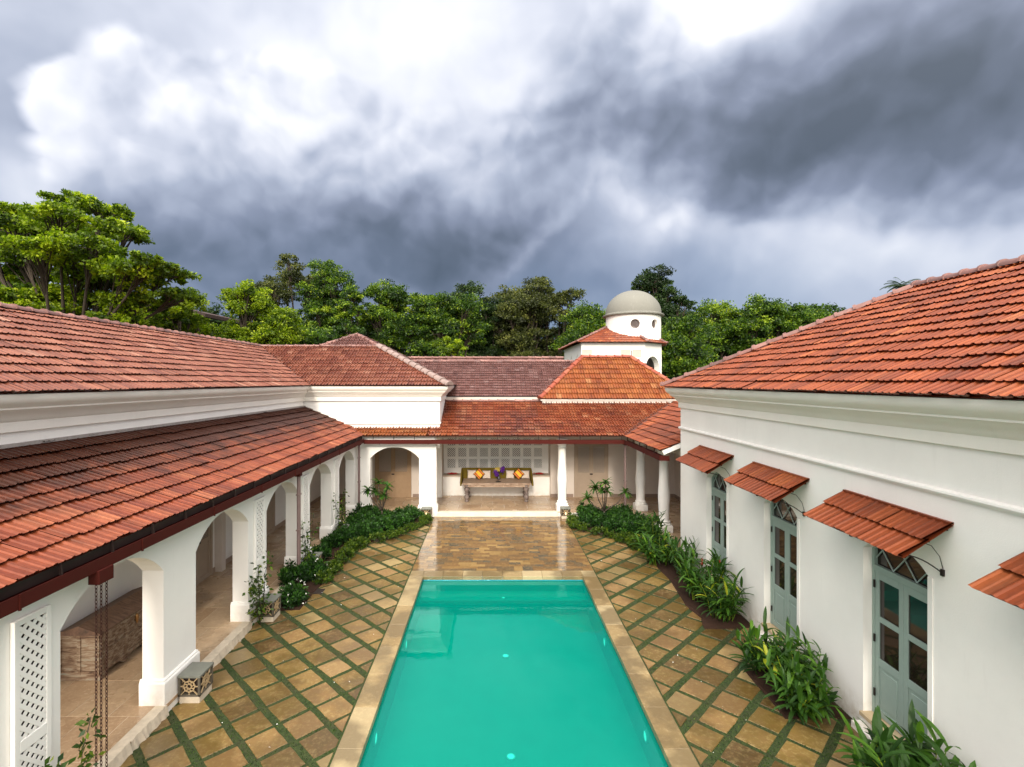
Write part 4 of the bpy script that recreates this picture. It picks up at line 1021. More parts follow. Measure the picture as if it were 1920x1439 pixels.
def awning(y0, y1, lab):
    A = (4.94, y0, 3.085); B = (4.94, y1, 3.085); k = (3.47-3.085)/.59
    o = tiled('awning', A, B, (1, 0), k, .60, [], T_AWN, east, seed=int(y0*7), cw=.235, ch=.36, under=True)
    o['label'] = lab
    me_parent = o
    br = MB()
    for yb in (y0+.14, y1-.14):
        br.bar((5.0, yb, 3.085), (5.54, yb, 3.435), .03, .03)
        pts = [(5.54-.52*u, yb, 2.84+.24*u+.05*math.sin(u*math.pi)) for u in [i/8 for i in range(9)]]
        br.tube(pts, .008, 6); br.tube([(5.54, yb, 2.90), (5.50, yb, 3.05), (5.40, yb, 3.18), (5.24, yb, 3.24)], .005, 6); br.box(5.52, 5.548, yb-.02, yb+.02, 2.81, 2.89)
    for xx_, zz_ in ((5.02, 3.10), (5.28, 3.27), (5.5, 3.41)): br.bar((xx_, y0+.04, zz_-.005), (xx_, y1-.04, zz_-.005), .03, .025)
    br.build('bracket', BLACK, o)
    fl_ = MB(); fl_.bar((5.53, y0, 3.49), (5.53, y1, 3.49), .05, .03); fl_.build('top_tiles', T_AWN, o)
an = ['', 'terracotta awning cut off by the right edge', 'large terracotta awning nearest the camera in full view', 'middle terracotta awning', 'farthest and smallest looking terracotta awning']
for i in range(1, 5): awning(3.36+2.78*(i-1), 5.24+2.78*(i-1), an[i])

# ================================================================== DOMED TOWER
tw = thing('domed_tower', 'white tower with grey dome, porthole windows and skirt of red tiles', 'tower', (8.8, 32, 0))
poly = [(5.28, 37), (5.28, 30), (9.0, 30), (10.35, 31.1), (10.9, 33), (10.9, 37)]
mb = MB()
# walls: plain faces except the angled face which gets an arch
def seg(a, b, ops):
    L = math.hypot(b[0]-a[0], b[1]-a[1]); d = ((b[0]-a[0])/L, (b[1]-a[1])/L); n = (d[1], -d[0])
    arch_wall(mb, a, d, n, .35, .004, L-.004, 0, 7.45, ops)
seg(poly[0], poly[1], [(c-.19, c+.19, 5.4, 6.65, .18) for c in (1.3, 3.4, 5.6)])
seg(poly[1], poly[2], [])
seg(poly[2], poly[3], [(.12, 1.5, 4.2, 6.05, .62)])
seg(poly[3], poly[4], []); seg(poly[4], poly[5], []); seg(poly[5], poly[0], [])
mb.build('wall', WHITE, tw)
mb = MB(); TC = [(0, 6.95), (.04, 6.96), (.04, 7.08), (.07, 7.10), (.13, 7.18), (.22, 7.30), (.24, 7.33), (.29, 7.34), (.30, 7.45), (0, 7.46)]
sweep(mb, poly, TC, side=-1, closed=True); mb.build('cornice', CREAM, tw, smooth='auto')
mb = MB(); mb.box(5.32, 5.9, 29.97, 29.999, 6.62, 7.05); mb.box(7.6, 8.14, 29.97, 29.999, 6.62, 7.05); mb.box(8.3, 8.8, 29.97, 29.999, 6.62, 7.05); mb.build('panel', plain('tower_panel', (.50, .46, .40), .8), tw)
mb = MB(); mb.tube([(8.22, 29.95, 4.5), (8.22, 29.95, 7.0)], .03, 8); mb.build('downpipe', plain('pipe_grey', (.35, .30, .27), .6), tw)
mb = MB(); mb.box(6.2, 9.6, 33.3, 33.4, 3, 7.3); mb.build('inner_wall', WARM, tw)
# hip skirt roof: planes from each eave towards the drum
cx, cy = 8.92, 32.2
def off(poly, e):
    out = []; n = len(poly)
    for i in range(n):
        a, b, c = poly[i-1], poly[i], poly[(i+1) % n]
        def nr(p, q):
            dx, dy = q[0]-p[0], q[1]-p[1]; l = math.hypot(dx, dy); return (-dy/l, dx/l)
        n1, n2 = nr(a, b), nr(b, c); k = 1+n1[0]*n2[0]+n1[1]*n2[1]
        out.append((b[0]-(n1[0]+n2[0])/k*e, b[1]-(n1[1]+n2[1])/k*e))
    return out
ep = off(poly, .33)
ep2 = ep if max(p[0] for p in ep) > 11.0 else off(poly, -.33)
ep = ep2
top = [(7.85, 34.3), (7.85, 32.8), (8.4, 32.8), (8.6, 33), (8.7, 33.2), (8.7, 34.3)]
mb = MB(); zE = 7.47; zT = 8.87
for i in range(6):
    a, b = ep[i], ep[(i+1) % 6]; ta, tb = top[i], top[(i+1) % 6]
    nc = 9; n = max(6, int(math.hypot(b[0]-a[0], b[1]-a[1])/.24))
    for c in range(nc):
        u0, u1 = c/nc, (c+1)/nc+.02
        for k in range(n):
            s0, s1 = k/n, (k+1)/n
            def pt(s, u, h):
                x = (a[0]+(b[0]-a[0])*s)*(1-u)+(ta[0]+(tb[0]-ta[0])*s)*u; y = (a[1]+(b[1]-a[1])*s)*(1-u)+(ta[1]+(tb[1]-ta[1])*s)*u
                return (x, y, zE+(zT-zE)*u+h)
            sm = (s0+s1)/2
            mb.add([pt(s0, u0, .045), pt(sm, u0, .02), pt(s1, u0, .045), pt(s1, u1, .012), pt(sm, u1, -.01), pt(s0, u1, .012)], [(0, 1, 4, 5), (1, 2, 3, 4)], random.gauss(.5, .2))
            mb.add([pt(s0, u0, .045), pt(sm, u0, .02), pt(s1, u0, .045), pt(s1, u0, 0), pt(s0, u0, 0)], [(0, 1, 2, 3, 4)], .1)
mb.build('skirt_roof', T_RED, tw, recalc=False)
for i in range(6):
    caps('hip_tiles', (*ep[i], zE+.05), (*top[i], zT+.03), CAP, tw, seed=60+i, r=.09, ln=.33)
# drum with porthole windows (holes cut into cells)
dr = MB(); Rr = 1.67; zb, zt2 = 7.55, 9.22; n = 160; nz = 40
ports = [math.atan2(-1, v) for v in (.0,)]
def port_ang(px):   # angle on the drum where a porthole centre sits
    best = None
    for i in range(720):
        a = -math.pi+math.pi*i/720; x = cx+Rr*math.cos(a); y = cy+Rr*math.sin(a)
        if x*math.sin(0)+0 == 0:
            e = abs(921+960*x/y-px)
            if best is None or e < best[0]: best = (e, a)
    return best[1]
pa = port_ang(1191); step = port_ang(1228)-pa; pr_ = .29; pz = 8.63
ports = [pa+step*k for k in range(0, 4)]
ports = [p for p in ports if -math.pi*1.2 < p < .5]
def hole(a, z): return min(((a-p)*Rr)**2+(z-pz)**2 for p in ports) < pr_**2
n = 320; nz = 60
for k in range(n):
    a = -math.pi*1.25+TAU*k/n; a2 = -math.pi*1.25+TAU*(k+1)/n
    run0 = None
    for j in range(nz+1):
        z = zb+(zt2-zb)*j/nz; zc = z+(zt2-zb)/nz/2
        solid = j < nz and not hole((a+a2)/2, zc)
        if solid and run0 is None: run0 = z
        if not solid and run0 is not None:
            dr.add([(cx+Rr*math.cos(q), cy+Rr*math.sin(q), zz) for q, zz in ((a, run0), (a2, run0), (a2, z), (a, z))], [(0, 1, 2, 3)], .5); run0 = None
dr.build('drum', WHITE, tw, smooth=True, recalc=False)
for p in ports:
    rv = MB(); m_ = 28; vs = []
    for rad, dep in ((pr_+.035, .012), (pr_-.005, .012), (pr_-.012, -.16)):
        for i in range(m_):
            t_ = TAU*i/m_; aa = p+rad*math.cos(t_)/Rr; q = Rr+dep; vs.append((cx+q*math.cos(aa), cy+q*math.sin(aa), pz+rad*math.sin(t_)))
    rv.add(vs, [(r_*m_+i, r_*m_+(i+1) % m_, (r_+1)*m_+(i+1) % m_, (r_+1)*m_+i) for r_ in range(2) for i in range(m_)], .5)
    w_ = rv.build('porthole', WHITE, tw, smooth='auto', recalc=False)
    gv = MB(); gv.add(vs[2*m_:], [tuple(range(m_))], .5)
    gv.build('pane', plain('porthole_glass', (.07, .05, .045), .3), w_, recalc=False)
dm = MB(); prof = [(1.67, 9.2), (1.86, 9.24), (1.875, 9.27), (1.87, 9.32), (1.80, 9.35), (1.73, 9.38)]
for i in range(0, 25):
    t_ = i/24*math.pi/2; prof.append((1.70*math.cos(t_), 9.40+1.48*math.sin(t_)))
dm.lathe(cx, cy, prof, 64); dm.build('dome', DOMEM, tw, smooth='auto')

# ================================================================== FURNITURE IN THE ALCOVE
tb = thing('daybed', 'wooden daybed with thick turned legs and mustard upholstered back in the lattice alcove', 'daybed', (.2, 21.8, .17))
mb = MB(); mb.box(-1.20, 1.66, 21.20, 22.38, .90, .965); mb.build('seat', TABLEW, tb, bevel=.008)
mb = MB(); mb.box(-1.12, 1.58, 21.26, 22.3, .80, .90); mb.build('apron', TABLEW, tb)
LEG = [(0, .17), (.045, .17), (.055, .20), (.04, .24), (.03, .26), (.05, .30), (.062, .36), (.058, .42), (.035, .47), (.03, .49), (.055, .51), (.055, .54), (.035, .56), (.05, .62), (.066, .69), (.06, .74), (.038, .77), (.055, .79), (.062, .80), (.062, .90), (0, .90)]
LEGW = wood('weathered_leg', [(.07, .05, .045), (.17, .13, .115), (.26, .21, .18)], (8, 8, 8))
for x in (-1.02, 1.46):
    for y in (21.34, 22.18):
        mb = MB(); mb.lathe(x, y, [(a_*1.7, b_) for a_, b_ in LEG], 20); mb.build('leg', LEGW, tb, smooth='auto')
mb = MB(); mb.box(-1.30, 1.76, 22.29, 22.40, .84, 1.42); mb.build('backrest', MUSTARD, tb, bevel=.045)
for x0 in (-1.30, 1.69):
    mb = MB(); v = [(x, y, z) for x in (x0, x0+.07) for y, z in ((21.25, .84), (22.29, .84), (22.29, 1.40), (22.0, 1.34), (21.25, .98))]
    mb.add(v, [(0, 1, 2, 3, 4), (9, 8, 7, 6, 5)]+[(i, 5+i, 5+(i+1) % 5, (i+1) % 5) for i in range(5)], .5); mb.build('armrest', MUSTARD, tb, bevel=.018)
def cushion(x, y, z, s, lab, m, rot=0, name='cushion', grp=None):
    bm = bmesh.new(); n = 10
    me = bpy.data.meshes.new(name); vs = []; fs = []
    for side in (-1, 1):
        for i in range(n+1):
            for j in range(n+1):
                u = -1+2*i/n; v = -1+2*j/n
                k = 1-.10*(abs(u*v)**2)*-1
                pin = 1-.08*((1-u*u)*(abs(v) > .99)+(1-v*v)*(abs(u) > .99))
                th = .28*((1-u**4)*(1-v**4))**.5
                a = u*(1-.10*(1-v*v)*abs(u)**3); b = v*(1-.10*(1-u*u)*abs(v)**3)
                X_, Z_ = a*s/2, b*s/2; Y_ = side*th*s/2
                c_, s_ = math.cos(rot), math.sin(rot)
                vs.append((X_*c_-Z_*s_, Y_, X_*s_+Z_*c_))
    w = n+1
    for sd_ in (0, 1):
        o = sd_*w*w
        for i in range(n):
            for j in range(n):
                f = (o+i*w+j, o+(i+1)*w+j, o+(i+1)*w+j+1, o+i*w+j+1); fs.append(f if sd_ else f[::-1])
    me.from_pydata(vs, [], fs); me.materials.append(m); me.polygons.foreach_set('use_smooth', [True]*len(fs))
    bm.free()
    bm = bmesh.new(); bm.from_mesh(me); bmesh.ops.remove_doubles(bm, verts=bm.verts, dist=.0005); bmesh.ops.recalc_face_normals(bm, faces=bm.faces); bm.to_mesh(me); bm.free()
    o = bpy.data.objects.new(name, me); C.objects.link(o); o.location = (x, y, z+s/2*(1 if not rot else 1.30)); o.rotation_euler = (R(-14), 0, 0)
    return mark(o, lab, 'cushion', grp)
def stripem():
    m, t, b = mat('striped_cloth'); tc = t.new('ShaderNodeTexCoord').outputs['Object']
    sp = t.new('ShaderNodeSeparateXYZ'); t.l.new(tc, sp.inputs[0])
    q = t.math('ADD', t.math('MULTIPLY', sp.outputs[0], .72), t.math('MULTIPLY', sp.outputs[2], .69))
    f = t.math('MULTIPLY_ADD', q, 2.6, .5)
    c = t.ramp(f, [(0, (.35, .02, .02)), (.12, (.75, .33, .02)), (.20, (.40, .02, .03)), (.32, (.80, .45, .03)), (.68, (.40, .02, .03)), (.80, (.75, .33, .02)), (.90, (.30, .02, .05))], 'CONSTANT')
    t.put(b.inputs['Base Color'], c); b.inputs['Roughness'].default_value = .8; return m
STRIPE = stripem()
cg = 'plain linen cushions on the daybed'
cushion(-.84, 22.17, .965, .40, 'plain linen cushion at the far left end of the daybed', LINEN, grp=cg)
cushion(-.20, 22.17, .965, .38, 'plain linen cushion just right of the left striped cushion', LINEN, grp=cg)
cushion(.82, 22.17, .965, .38, 'plain linen cushion just left of the right striped cushion', LINEN, grp=cg)
cushion(1.48, 22.17, .965, .38, 'plain linen cushion at the far right end of the daybed', LINEN, grp=cg)
cushion(-.52, 22.04, .965, .37, 'red and orange striped cushion tilted on its corner, left one', STRIPE, rot=R(45), grp='striped cushions on the daybed')
cushion(1.18, 22.04, .965, .37, 'red and orange striped cushion tilted on its corner, right one', STRIPE, rot=R(45), grp='striped cushions on the daybed')
vs_ = thing('flower_vase', 'dark vase holding purple and yellow flowers in the middle of the daybed seat', 'vase', (.33, 22.0, .965))
mb = MB(); mb.lathe(.33, 22.0, [(0, .966), (.05, .966), (.07, 1.0), (.055, 1.07), (.035, 1.12), (.05, 1.16)], 20); mb.build('vase', plain('dark_vase', (.03, .02, .03), .3), vs_, smooth='auto')
for mm_, cc_, nm in ((PURPLE, [(.20, 22.0, 1.30, .11), (.46, 22.0, 1.38, .12), (.24, 22.0, 1.20, .08), (.50, 22.0, 1.48, .06)], 'purple_flowers'), (YELLOW, [(.30, 22.02, 1.42, .10), (.22, 22.04, 1.40, .07)], 'yellow_flowers')):
    P = np.concatenate([np.array(c[:3])+rng.normal(size=(160, 3))*c[3]*.45 for c in cc_]); n = len(P)
    leaf_mesh(nm, P, rng.normal(size=(n, 3)), np.full(n, .06), .5, rng.random(n), mm_, vs_)
mb = MB()
for a in ((.20, 22.0, 1.25), (.46, 22.0, 1.35), (.30, 22.02, 1.38), (.36, 22.0, 1.2)): mb.tube([(.33, 22.0, 1.1), a], .006, 5)
mb.build('stems', L_MID, vs_)
mb = MB(); mb.tube([(.18, 21.5, .975), (.30, 21.48, .985), (.42, 21.52, .975)], [.01, .035, .01], 8); mb.tube([(.30, 21.48, .97), (.30, 21.46, 1.03), (.26, 21.44, 1.05)], [.02, .014, .008], 6)
mark(mb.build('ornament', BLACK, smooth=True), 'small dark metal ornament lying at the front of the wooden daybed', 'ornament')
for xx_, lab in ((-1.70, 'shallow dish of red petals on the ledge left of the daybed'), (2.1, 'shallow dish of red petals on the ledge right of the daybed')):
    t_ = thing('petal_dish', lab, 'dish', (xx_, 22.7, 1.06), 'petal dishes on the ledge')
    mb = MB(); mb.lathe(xx_, 22.68, [(0, 1.062), (.20, 1.062), (.27, 1.10), (.255, 1.105), (.19, 1.08), (0, 1.08)], 24); mb.build('dish', plain('dish_wood', (.40, .28, .18), .6), t_, smooth='auto')
    P = np.stack([xx_+rng.normal(0, .09, 90), 22.68+rng.normal(0, .06, 90), rng.uniform(1.09, 1.13, 90)], 1)
    leaf_mesh('petals', P, rng.normal(size=(90, 3)), np.full(90, .06), .7, rng.random(90), REDP, t_)

# ================================================================== WOODEN CHEST behind the first arch
ct = thing('wooden_chest', 'old weathered wooden dowry chest with carved skirt inside the nearest arch', 'chest', (-6.95, 9.4, .17))
cx0, cx1, cy0, cy1, zc0, zc1 = -7.25, -6.56, 8.58, 10.35, .28, .94
mb = MB(); mb.box(cx0, cx1, cy0, cy1, zc0, zc1-.0); mb.build('body', CHESTW, ct, bevel=.01)
mb = MB(); ym = (cy0+cy1)/2; e = .03
v = [(cx0-e, cy0-e, zc1), (cx1+e, cy0-e, zc1), (cx1+e, cy1+e, zc1), (cx0-e, cy1+e, zc1), (cx0-e, cy0-e, zc1+.03), (cx1+e, cy0-e, zc1+.03), (cx1+e, cy1+e, zc1+.03), (cx0-e, cy1+e, zc1+.03), (-6.90, cy0-e, zc1+.16), (-6.90, cy1+e, zc1+.16)]
mb.add(v, [(0, 3, 2, 1), (0, 1, 5, 4), (4, 5, 8), (2, 3, 7, 6), (6, 7, 9), (1, 2, 6, 5), (3, 0, 4, 7), (5, 6, 9, 8), (7, 4, 8, 9)], .5)
lid = mb.build('lid', CHESTT, ct, bevel=.006)
tr = MB()
for y in [cy0, cy0+.58, cy0+1.15, cy1-.06]: tr.box(cx1-.002, cx1+.022, y, y+.06, zc0, zc1)
for z in (zc0, zc0+.30, zc1-.06): tr.box(cx1-.002, cx1+.016, cy0, cy1, z, z+.055)
for x in (cx0, -6.93, cx1-.06): tr.box(x, x+.06, cy0-.022, cy0+.002, zc0, zc1)
for z in (zc0, zc1-.06): tr.box(cx0, cx1, cy0-.016, cy0+.002, z, z+.055)
tr.build('battens', CHESTW, ct, bevel=.004)
tr = MB(); n = 24      # scalloped skirt and feet
pts = []
for i in range(n+1):
    u = i/n; z = .17+.10*min(1, abs(math.sin(u*math.pi*3))*1.3)*(1 if .06 < u < .94 else 0); pts.append((cy0+(cy1-cy0)*u, z))
for (a, za), (b, zb_) in zip(pts, pts[1:]):
    tr.add([(cx1, a, za), (cx1, b, zb_), (cx1, b, .29), (cx1, a, .29), (cx1-.03, a, za), (cx1-.03, b, zb_), (cx1-.03, b, .29), (cx1-.03, a, .29)], [(0, 1, 2, 3), (4, 7, 6, 5), (0, 4, 5, 1)], .5)
tr.box(cx0, cx1-.04, cy0, cy0+.03, .18, .29); tr.box(cx1-.10, cx1-.001, cy0+.002, cy0+.1, .172, .28); tr.box(cx1-.10, cx1-.001, cy1-.1, cy1, .172, .28); tr.box(cx0, cx0+.1, cy0+.031, cy0+.13, .172, .28)
tr.build('skirt', CHESTW, ct)
mb = MB(); pts = [(cx1+.03, cy0+.86+.035*math.sin(i/8*TAU*.5)*0, zc1-.02-i*.03) for i in range(7)]
mb.tube(pts, [.012, .03, .035, .03, .025, .02, .008], 8); mb.build('hasp', plain('brass', (.30, .16, .06), .4, .3, metal=.7), ct, smooth=True)

# ================================================================== CARVED STONE LANTERNS
GLOW = lampmat('candle_glow', (1.0, .72, .38), 3.0)
def lantern(x0, x1, y0, y1, h, lab, lit=False, zb=0.0):
    o = thing('stone_lantern', lab, 'lantern', ((x0+x1)/2, (y0+y1)/2, zb), 'carved stone lantern boxes')
    w = .035; bz = zb+.13
    mb = MB(); mb.box(x0+.01, x1-.01, y0+.01, y1-.01, zb-.005, bz); mb.build('base', STONEL, o, bevel=.015)
    mb = MB()
    for x in (x0, x1-w):
        for y in (y0, y1-w): mb.box(x, x+w, y, y+w, bz, h-.04)
    mb.box(x0, x1, y0, y1, bz-.001, bz+.03); mb.build('body', STONE, o, bevel=.004)
    mb = MB(); mb.box(x0-.01, x1+.01, y0-.01, y1+.01, h-.04, h); mb.build('lid', SLATE, o, bevel=.006)
    mb = MB(); zc = (bz+h-.04)/2+.01; r_ = min((x1-x0), (h-.04-bz))*.30
    def face(c, e):
        c = Vector(c); e = Vector(e); ez = Vector((0, 0, 1)); nn = e.cross(ez); hw = (h-.04-bz)*.5; k = 8
        for i in range(k):
            t0 = TAU*i/k; t1 = TAU*(i+1)/k
            for rd in (r_, r_*.45): mb.bar(c+(e*math.cos(t0)+ez*math.sin(t0))*rd, c+(e*math.cos(t1)+ez*math.sin(t1))*rd, .016, .018, up=nn)
            tm = t0
            rr_ = 1/max(abs(math.cos(tm))/((x1-x0)/2-.02 if abs(e.x) else (y1-y0)/2-.02), abs(math.sin(tm))/(hw-.01))
            mb.bar(c+(e*math.cos(tm)+ez*math.sin(tm))*r_*.95, c+(e*math.cos(tm)+ez*math.sin(tm))*rr_, .014, .016, up=nn)
            mb.bar(c+(e*math.cos(tm)+ez*math.sin(tm))*r_*.45, c+(e*math.cos(tm+.39)+ez*math.sin(tm+.39))*r_, .011, .014, up=nn)
    xm, ym = (x0+x1)/2, (y0+y1)/2
    face((xm, y0+.014, zc), (1, 0, 0)); face((x1-.014, ym, zc), (0, 1, 0)); face((x0+.014, ym, zc), (0, 1, 0))
    mb.build('fretwork', FRET, o)
    mb = MB(); mb.box(x0+.05, x1-.05, y0+.06, y1-.05, bz+.01, h-.05); mb.build('core', plain('lantern_core', (.035, .025, .02), .8), o)
    if lit:
        mb = MB(); mb.lathe(xm, y0+.045, [(0, bz+.035), (.02, bz+.04), (.022, bz+.08), (.01, bz+.12), (0, bz+.13)], 10); mb.build('flame', GLOW, o, smooth=True)
ll = ['carved stone lantern box beside the nearest arch pier, on bare paving', 'carved stone lantern box with a climber growing in front of it', 'carved stone lantern box behind the white flowering shrub', 'farthest carved stone lantern box along the arcade']
for k in range(4): lantern(-5.03, -4.68, 8.22+2.78*k, 8.62+2.78*k, .47, ll[k])
lantern(-2.62, -2.26, 19.18, 19.54, .42, 'glowing stone lantern box left of the wet deck by the arch pier', True)
lantern(2.64, 2.98, 19.24, 19.58, .42, 'glowing stone lantern box right of the wet deck by the column', True)

# ================================================================== PLANTING BEDS
def gp(px, py): return ((px-921)*5.2/(py-715), 4992/(py-715))
def bed(pts, name='flower_bed'):
    mb = MB(); n = len(pts); cxm = sum(p[0] for p in pts)/n; cym = sum(p[1] for p in pts)/n
    outer = [(x, y, .020) for x, y in pts]; inn = [(cxm+(x-cxm)*.93, cym+(y-cym)*.93, .05+random.uniform(-.01, .01)) for x, y in pts]
    mb.add(outer+inn, [(i, (i+1) % n, n+(i+1) % n, n+i) for i in range(n)]+[tuple(range(n, 2*n))], .5)
    o = mb.build(name, SOIL); mark(o, kind='structure')
    return o
LB = [gp(*p) for p in ((800, 985), (752, 1004), (684, 1022), (658, 1030), (640, 1047), (623, 1074), (610, 1091), (583, 1120), (562, 1146), (526, 1148))]
b1 = [(-2.2, 19.5)]+LB+[(-5.04, LB[-1][1]), (-5.04, 19.5)]
bed([b1[0]]+LB[:5]+[(-5.04, LB[4][1]), (-5.04, 19.5)]); bed([LB[4]]+LB[5:]+[(-5.04, LB[-1][1]), (-5.04, LB[4][1])])
RB = [gp(*p) for p in ((1068, 990), (1127, 1005), (1159, 1013), (1190, 1021), (1204, 1035), (1220, 1052), (1237, 1071), (1256, 1090), (1287, 1140), (1319, 1166), (1321, 1182))]
bed([(2.85, 19.5)]+RB[:5]+[(5.33, RB[4][1]), (5.33, 19.5)]); bed([RB[4]]+RB[5:]+[(5.53, RB[-1][1]), (5.53, 15.0), (5.33, 15.0), (5.33, RB[4][1])])
bed([gp(*p) for p in ((1394, 1257), (1412, 1280), (1438, 1309), (1472, 1351))]+[(5.53, 7.85), (5.53, 9.2)])
bed([(4.75, 6.5), (4.4, 6.1), (4.2, 5.6), (4.3, 4.2), (5.53, 4.2), (5.53, 6.5)])

# ---- shrubs
def shrub_mesh(r, h, n, size, m, wr=.45):
    ns = 26; d = rng.normal(size=(ns, 3)); d /= np.linalg.norm(d, axis=1, keepdims=True); d[:, 2] = np.abs(d[:, 2])
    cen = d*np.array([r*.8, r*.8, h*.72])*rng.uniform(.55, 1, (ns, 1)); cen[:, 2] += h*.12
    idx = rng.integers(0, ns, n); o = rng.normal(size=(n, 3)); o /= np.linalg.norm(o, axis=1, keepdims=True)
    k = rng.random((n, 1))**.4; P = cen[idx]+o*k*r*.32; P[:, 2] = np.maximum(P[:, 2], .03)
    A = o*1.0+np.array([0, 0, .5])+rng.normal(size=(n, 3))*.35
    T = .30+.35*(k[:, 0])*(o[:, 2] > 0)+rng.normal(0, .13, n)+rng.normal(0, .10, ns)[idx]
    me = leaf_mesh('', P, A, size*rng.uniform(.6, 1.3, n), wr, T, m); me['local'] = 1; me.name = 'foliage'
    sb = MB()
    for i in range(9):
        q = cen[i]; sb.tube([(q[0]*.1, q[1]*.1, -.02), (q[0]*.6, q[1]*.6, q[2]*.6), tuple(q)], [.012, .009, .004], 5, cap=False)
    ms = bpy.data.meshes.new('stems'); ms.from_pydata(sb.v, [], sb.f); ms.materials.append(BARK); ms['local'] = 1
    return me, ms
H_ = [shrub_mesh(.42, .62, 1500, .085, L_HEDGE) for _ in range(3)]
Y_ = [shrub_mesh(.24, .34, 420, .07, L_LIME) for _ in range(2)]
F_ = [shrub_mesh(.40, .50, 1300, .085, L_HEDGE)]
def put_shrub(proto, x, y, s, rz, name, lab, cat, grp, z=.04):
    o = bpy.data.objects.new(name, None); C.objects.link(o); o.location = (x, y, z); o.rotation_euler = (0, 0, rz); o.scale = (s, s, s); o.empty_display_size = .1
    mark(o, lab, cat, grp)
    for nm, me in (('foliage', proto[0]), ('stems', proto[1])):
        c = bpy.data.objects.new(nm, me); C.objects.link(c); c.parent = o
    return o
def inside(p, poly):
    x, y = p; c = False; n = len(poly)
    for i in range(n):
        (x0, y0), (x1, y1) = poly[i], poly[i-1]
        if (y0 > y) != (y1 > y) and x < (x1-x0)*(y-y0)/(y1-y0)+x0: c = not c
    return c
def fill(poly, edge, lab, laby, step=.52, ymin=0, seed=4):
    r2 = random.Random(seed); ys_ = [p[1] for p in poly]; xs_ = [p[0] for p in poly]
    y = min(ys_)+.2; row = 0
    while y < max(ys_)-.1:
        x = min(xs_)+.15+(.26 if row % 2 else 0)
        while x < max(xs_)-.1:
            p = (x+r2.uniform(-.1, .1), y+r2.uniform(-.1, .1))
            de = min(math.hypot(p[0]-e[0], p[1]-e[1]) for e in edge)
            if inside(p, poly) and de > .42 and p[1] > ymin:
                put_shrub(r2.choice(H_), p[0], p[1], r2.uniform(.85, 1.15), r2.uniform(0, 6.3), 'shrub', lab, 'shrub', 'dark green shrubs massed in the beds')
            x += step
        y += step; row += 1
    for (a, b) in zip(edge, edge[1:]):
        L = math.hypot(b[0]-a[0], b[1]-a[1]); n = max(1, int(L/.62+r2.random()))
        for i in range(n):
            u = (i+r2.uniform(.2, .8))/n; px = a[0]+(b[0]-a[0])*u; py = a[1]+(b[1]-a[1])*u
            c = (sum(q[0] for q in poly)/len(poly), sum(q[1] for q in poly)/len(poly)); dx, dy = c[0]-px, c[1]-py; l = math.hypot(dx, dy)
            if py > ymin: put_shrub(r2.choice(Y_), px+dx/l*.20, py+dy/l*(.12+.25*r2.random()), r2.uniform(.55, 1.25), r2.uniform(0, 6.3), 'edging_plant', laby, 'plant', 'yellow green edging plants')
def densify(pts):
    out = []
    for a, b in zip(pts, pts[1:]):
        for i in range(4): out.append((a[0]+(b[0]-a[0])*i/4, a[1]+(b[1]-a[1])*i/4))
    return out+[pts[-1]]
fill(b1, densify([(-2.3, 18.9)]+LB[:8]), 'dark green leafy shrub massed in the curved bed on the left by the arcade', 'small yellow green plant edging the curved bed left of the deck', ymin=12.7)
fill([(2.95, 19.45)]+RB[:9]+[(5.5, RB[8][1]), (5.5, 16.2), (5.3, 19.45)], densify([(2.9, 18.9)]+RB[:7]), 'dark green leafy shrub massed in the curved bed on the right by the columns', 'small yellow green plant edging the curved bed right of the deck', ymin=15.3, seed=8)
def blossoms(parent, x, y, z, r, n, m=WHITEP, name='blossoms', s=.035):
    P = np.stack([x+rng.normal(0, r*.5, n), y+rng.normal(0, r*.5, n), z+rng.uniform(-.2, .25, n)*r], 1)
    P = np.repeat(P, 4, axis=0)+rng.normal(size=(n*4, 3))*.008
    leaf_mesh(name, P, rng.normal(size=(n*4, 3)), np.full(n*4, s), .8, rng.random(n*4), m, parent)
# flowering shrubs near the left arcade
for (px, py, s, lab) in ((550, 1135, 1.0, 'rounded white flowering shrub standing alone next to the drain cover'), (590, 1085, 1.05, 'white flowering shrub by the downpipe at the near end of the hedge')):
    X, Y = gp(px, py); o = put_shrub(F_[0], X, Y, s, 1.3, 'flowering_shrub', lab, 'shrub', None)
    n = 12; dirs = rng.normal(size=(n, 3)); dirs /= np.linalg.norm(dirs, axis=1, keepdims=True); dirs[:, 2] = np.abs(dirs[:, 2])
    P = dirs*np.array([.38, .38, .48])+np.array([0, 0, .06]); P = np.repeat(P, 4, axis=0)+rng.normal(size=(n*4, 3))*.01
    me = leaf_mesh('', P, rng.normal(size=(n*4, 3)), np.full(n*4, .032), .8, rng.random(n*4), WHITEP); me.name = 'blossoms'
    c = bpy.data.objects.new('blossoms', me); C.objects.link(c); c.parent = o
mb = MB(); X, Y = gp(590, 1111); mb.box(X-.22, X+.22, Y-.15, Y+.15, .0, .03)
mark(mb.build('drain_cover', plain('drain', (.03, .022, .018), .7), bevel=.004), 'dark square drain cover between the paving and the flowering shrubs', 'drain cover')
mb = MB(); X, Y = gp(1337, 1171); mb.box(X-.2, X+.2, Y-.14, Y+.14, .0, .035)
mark(mb.build('drain_cover', plain('drain2', (.045, .03, .022), .7), bevel=.004), 'dark square drain cover by the plants at the foot of the right wall', 'drain cover')

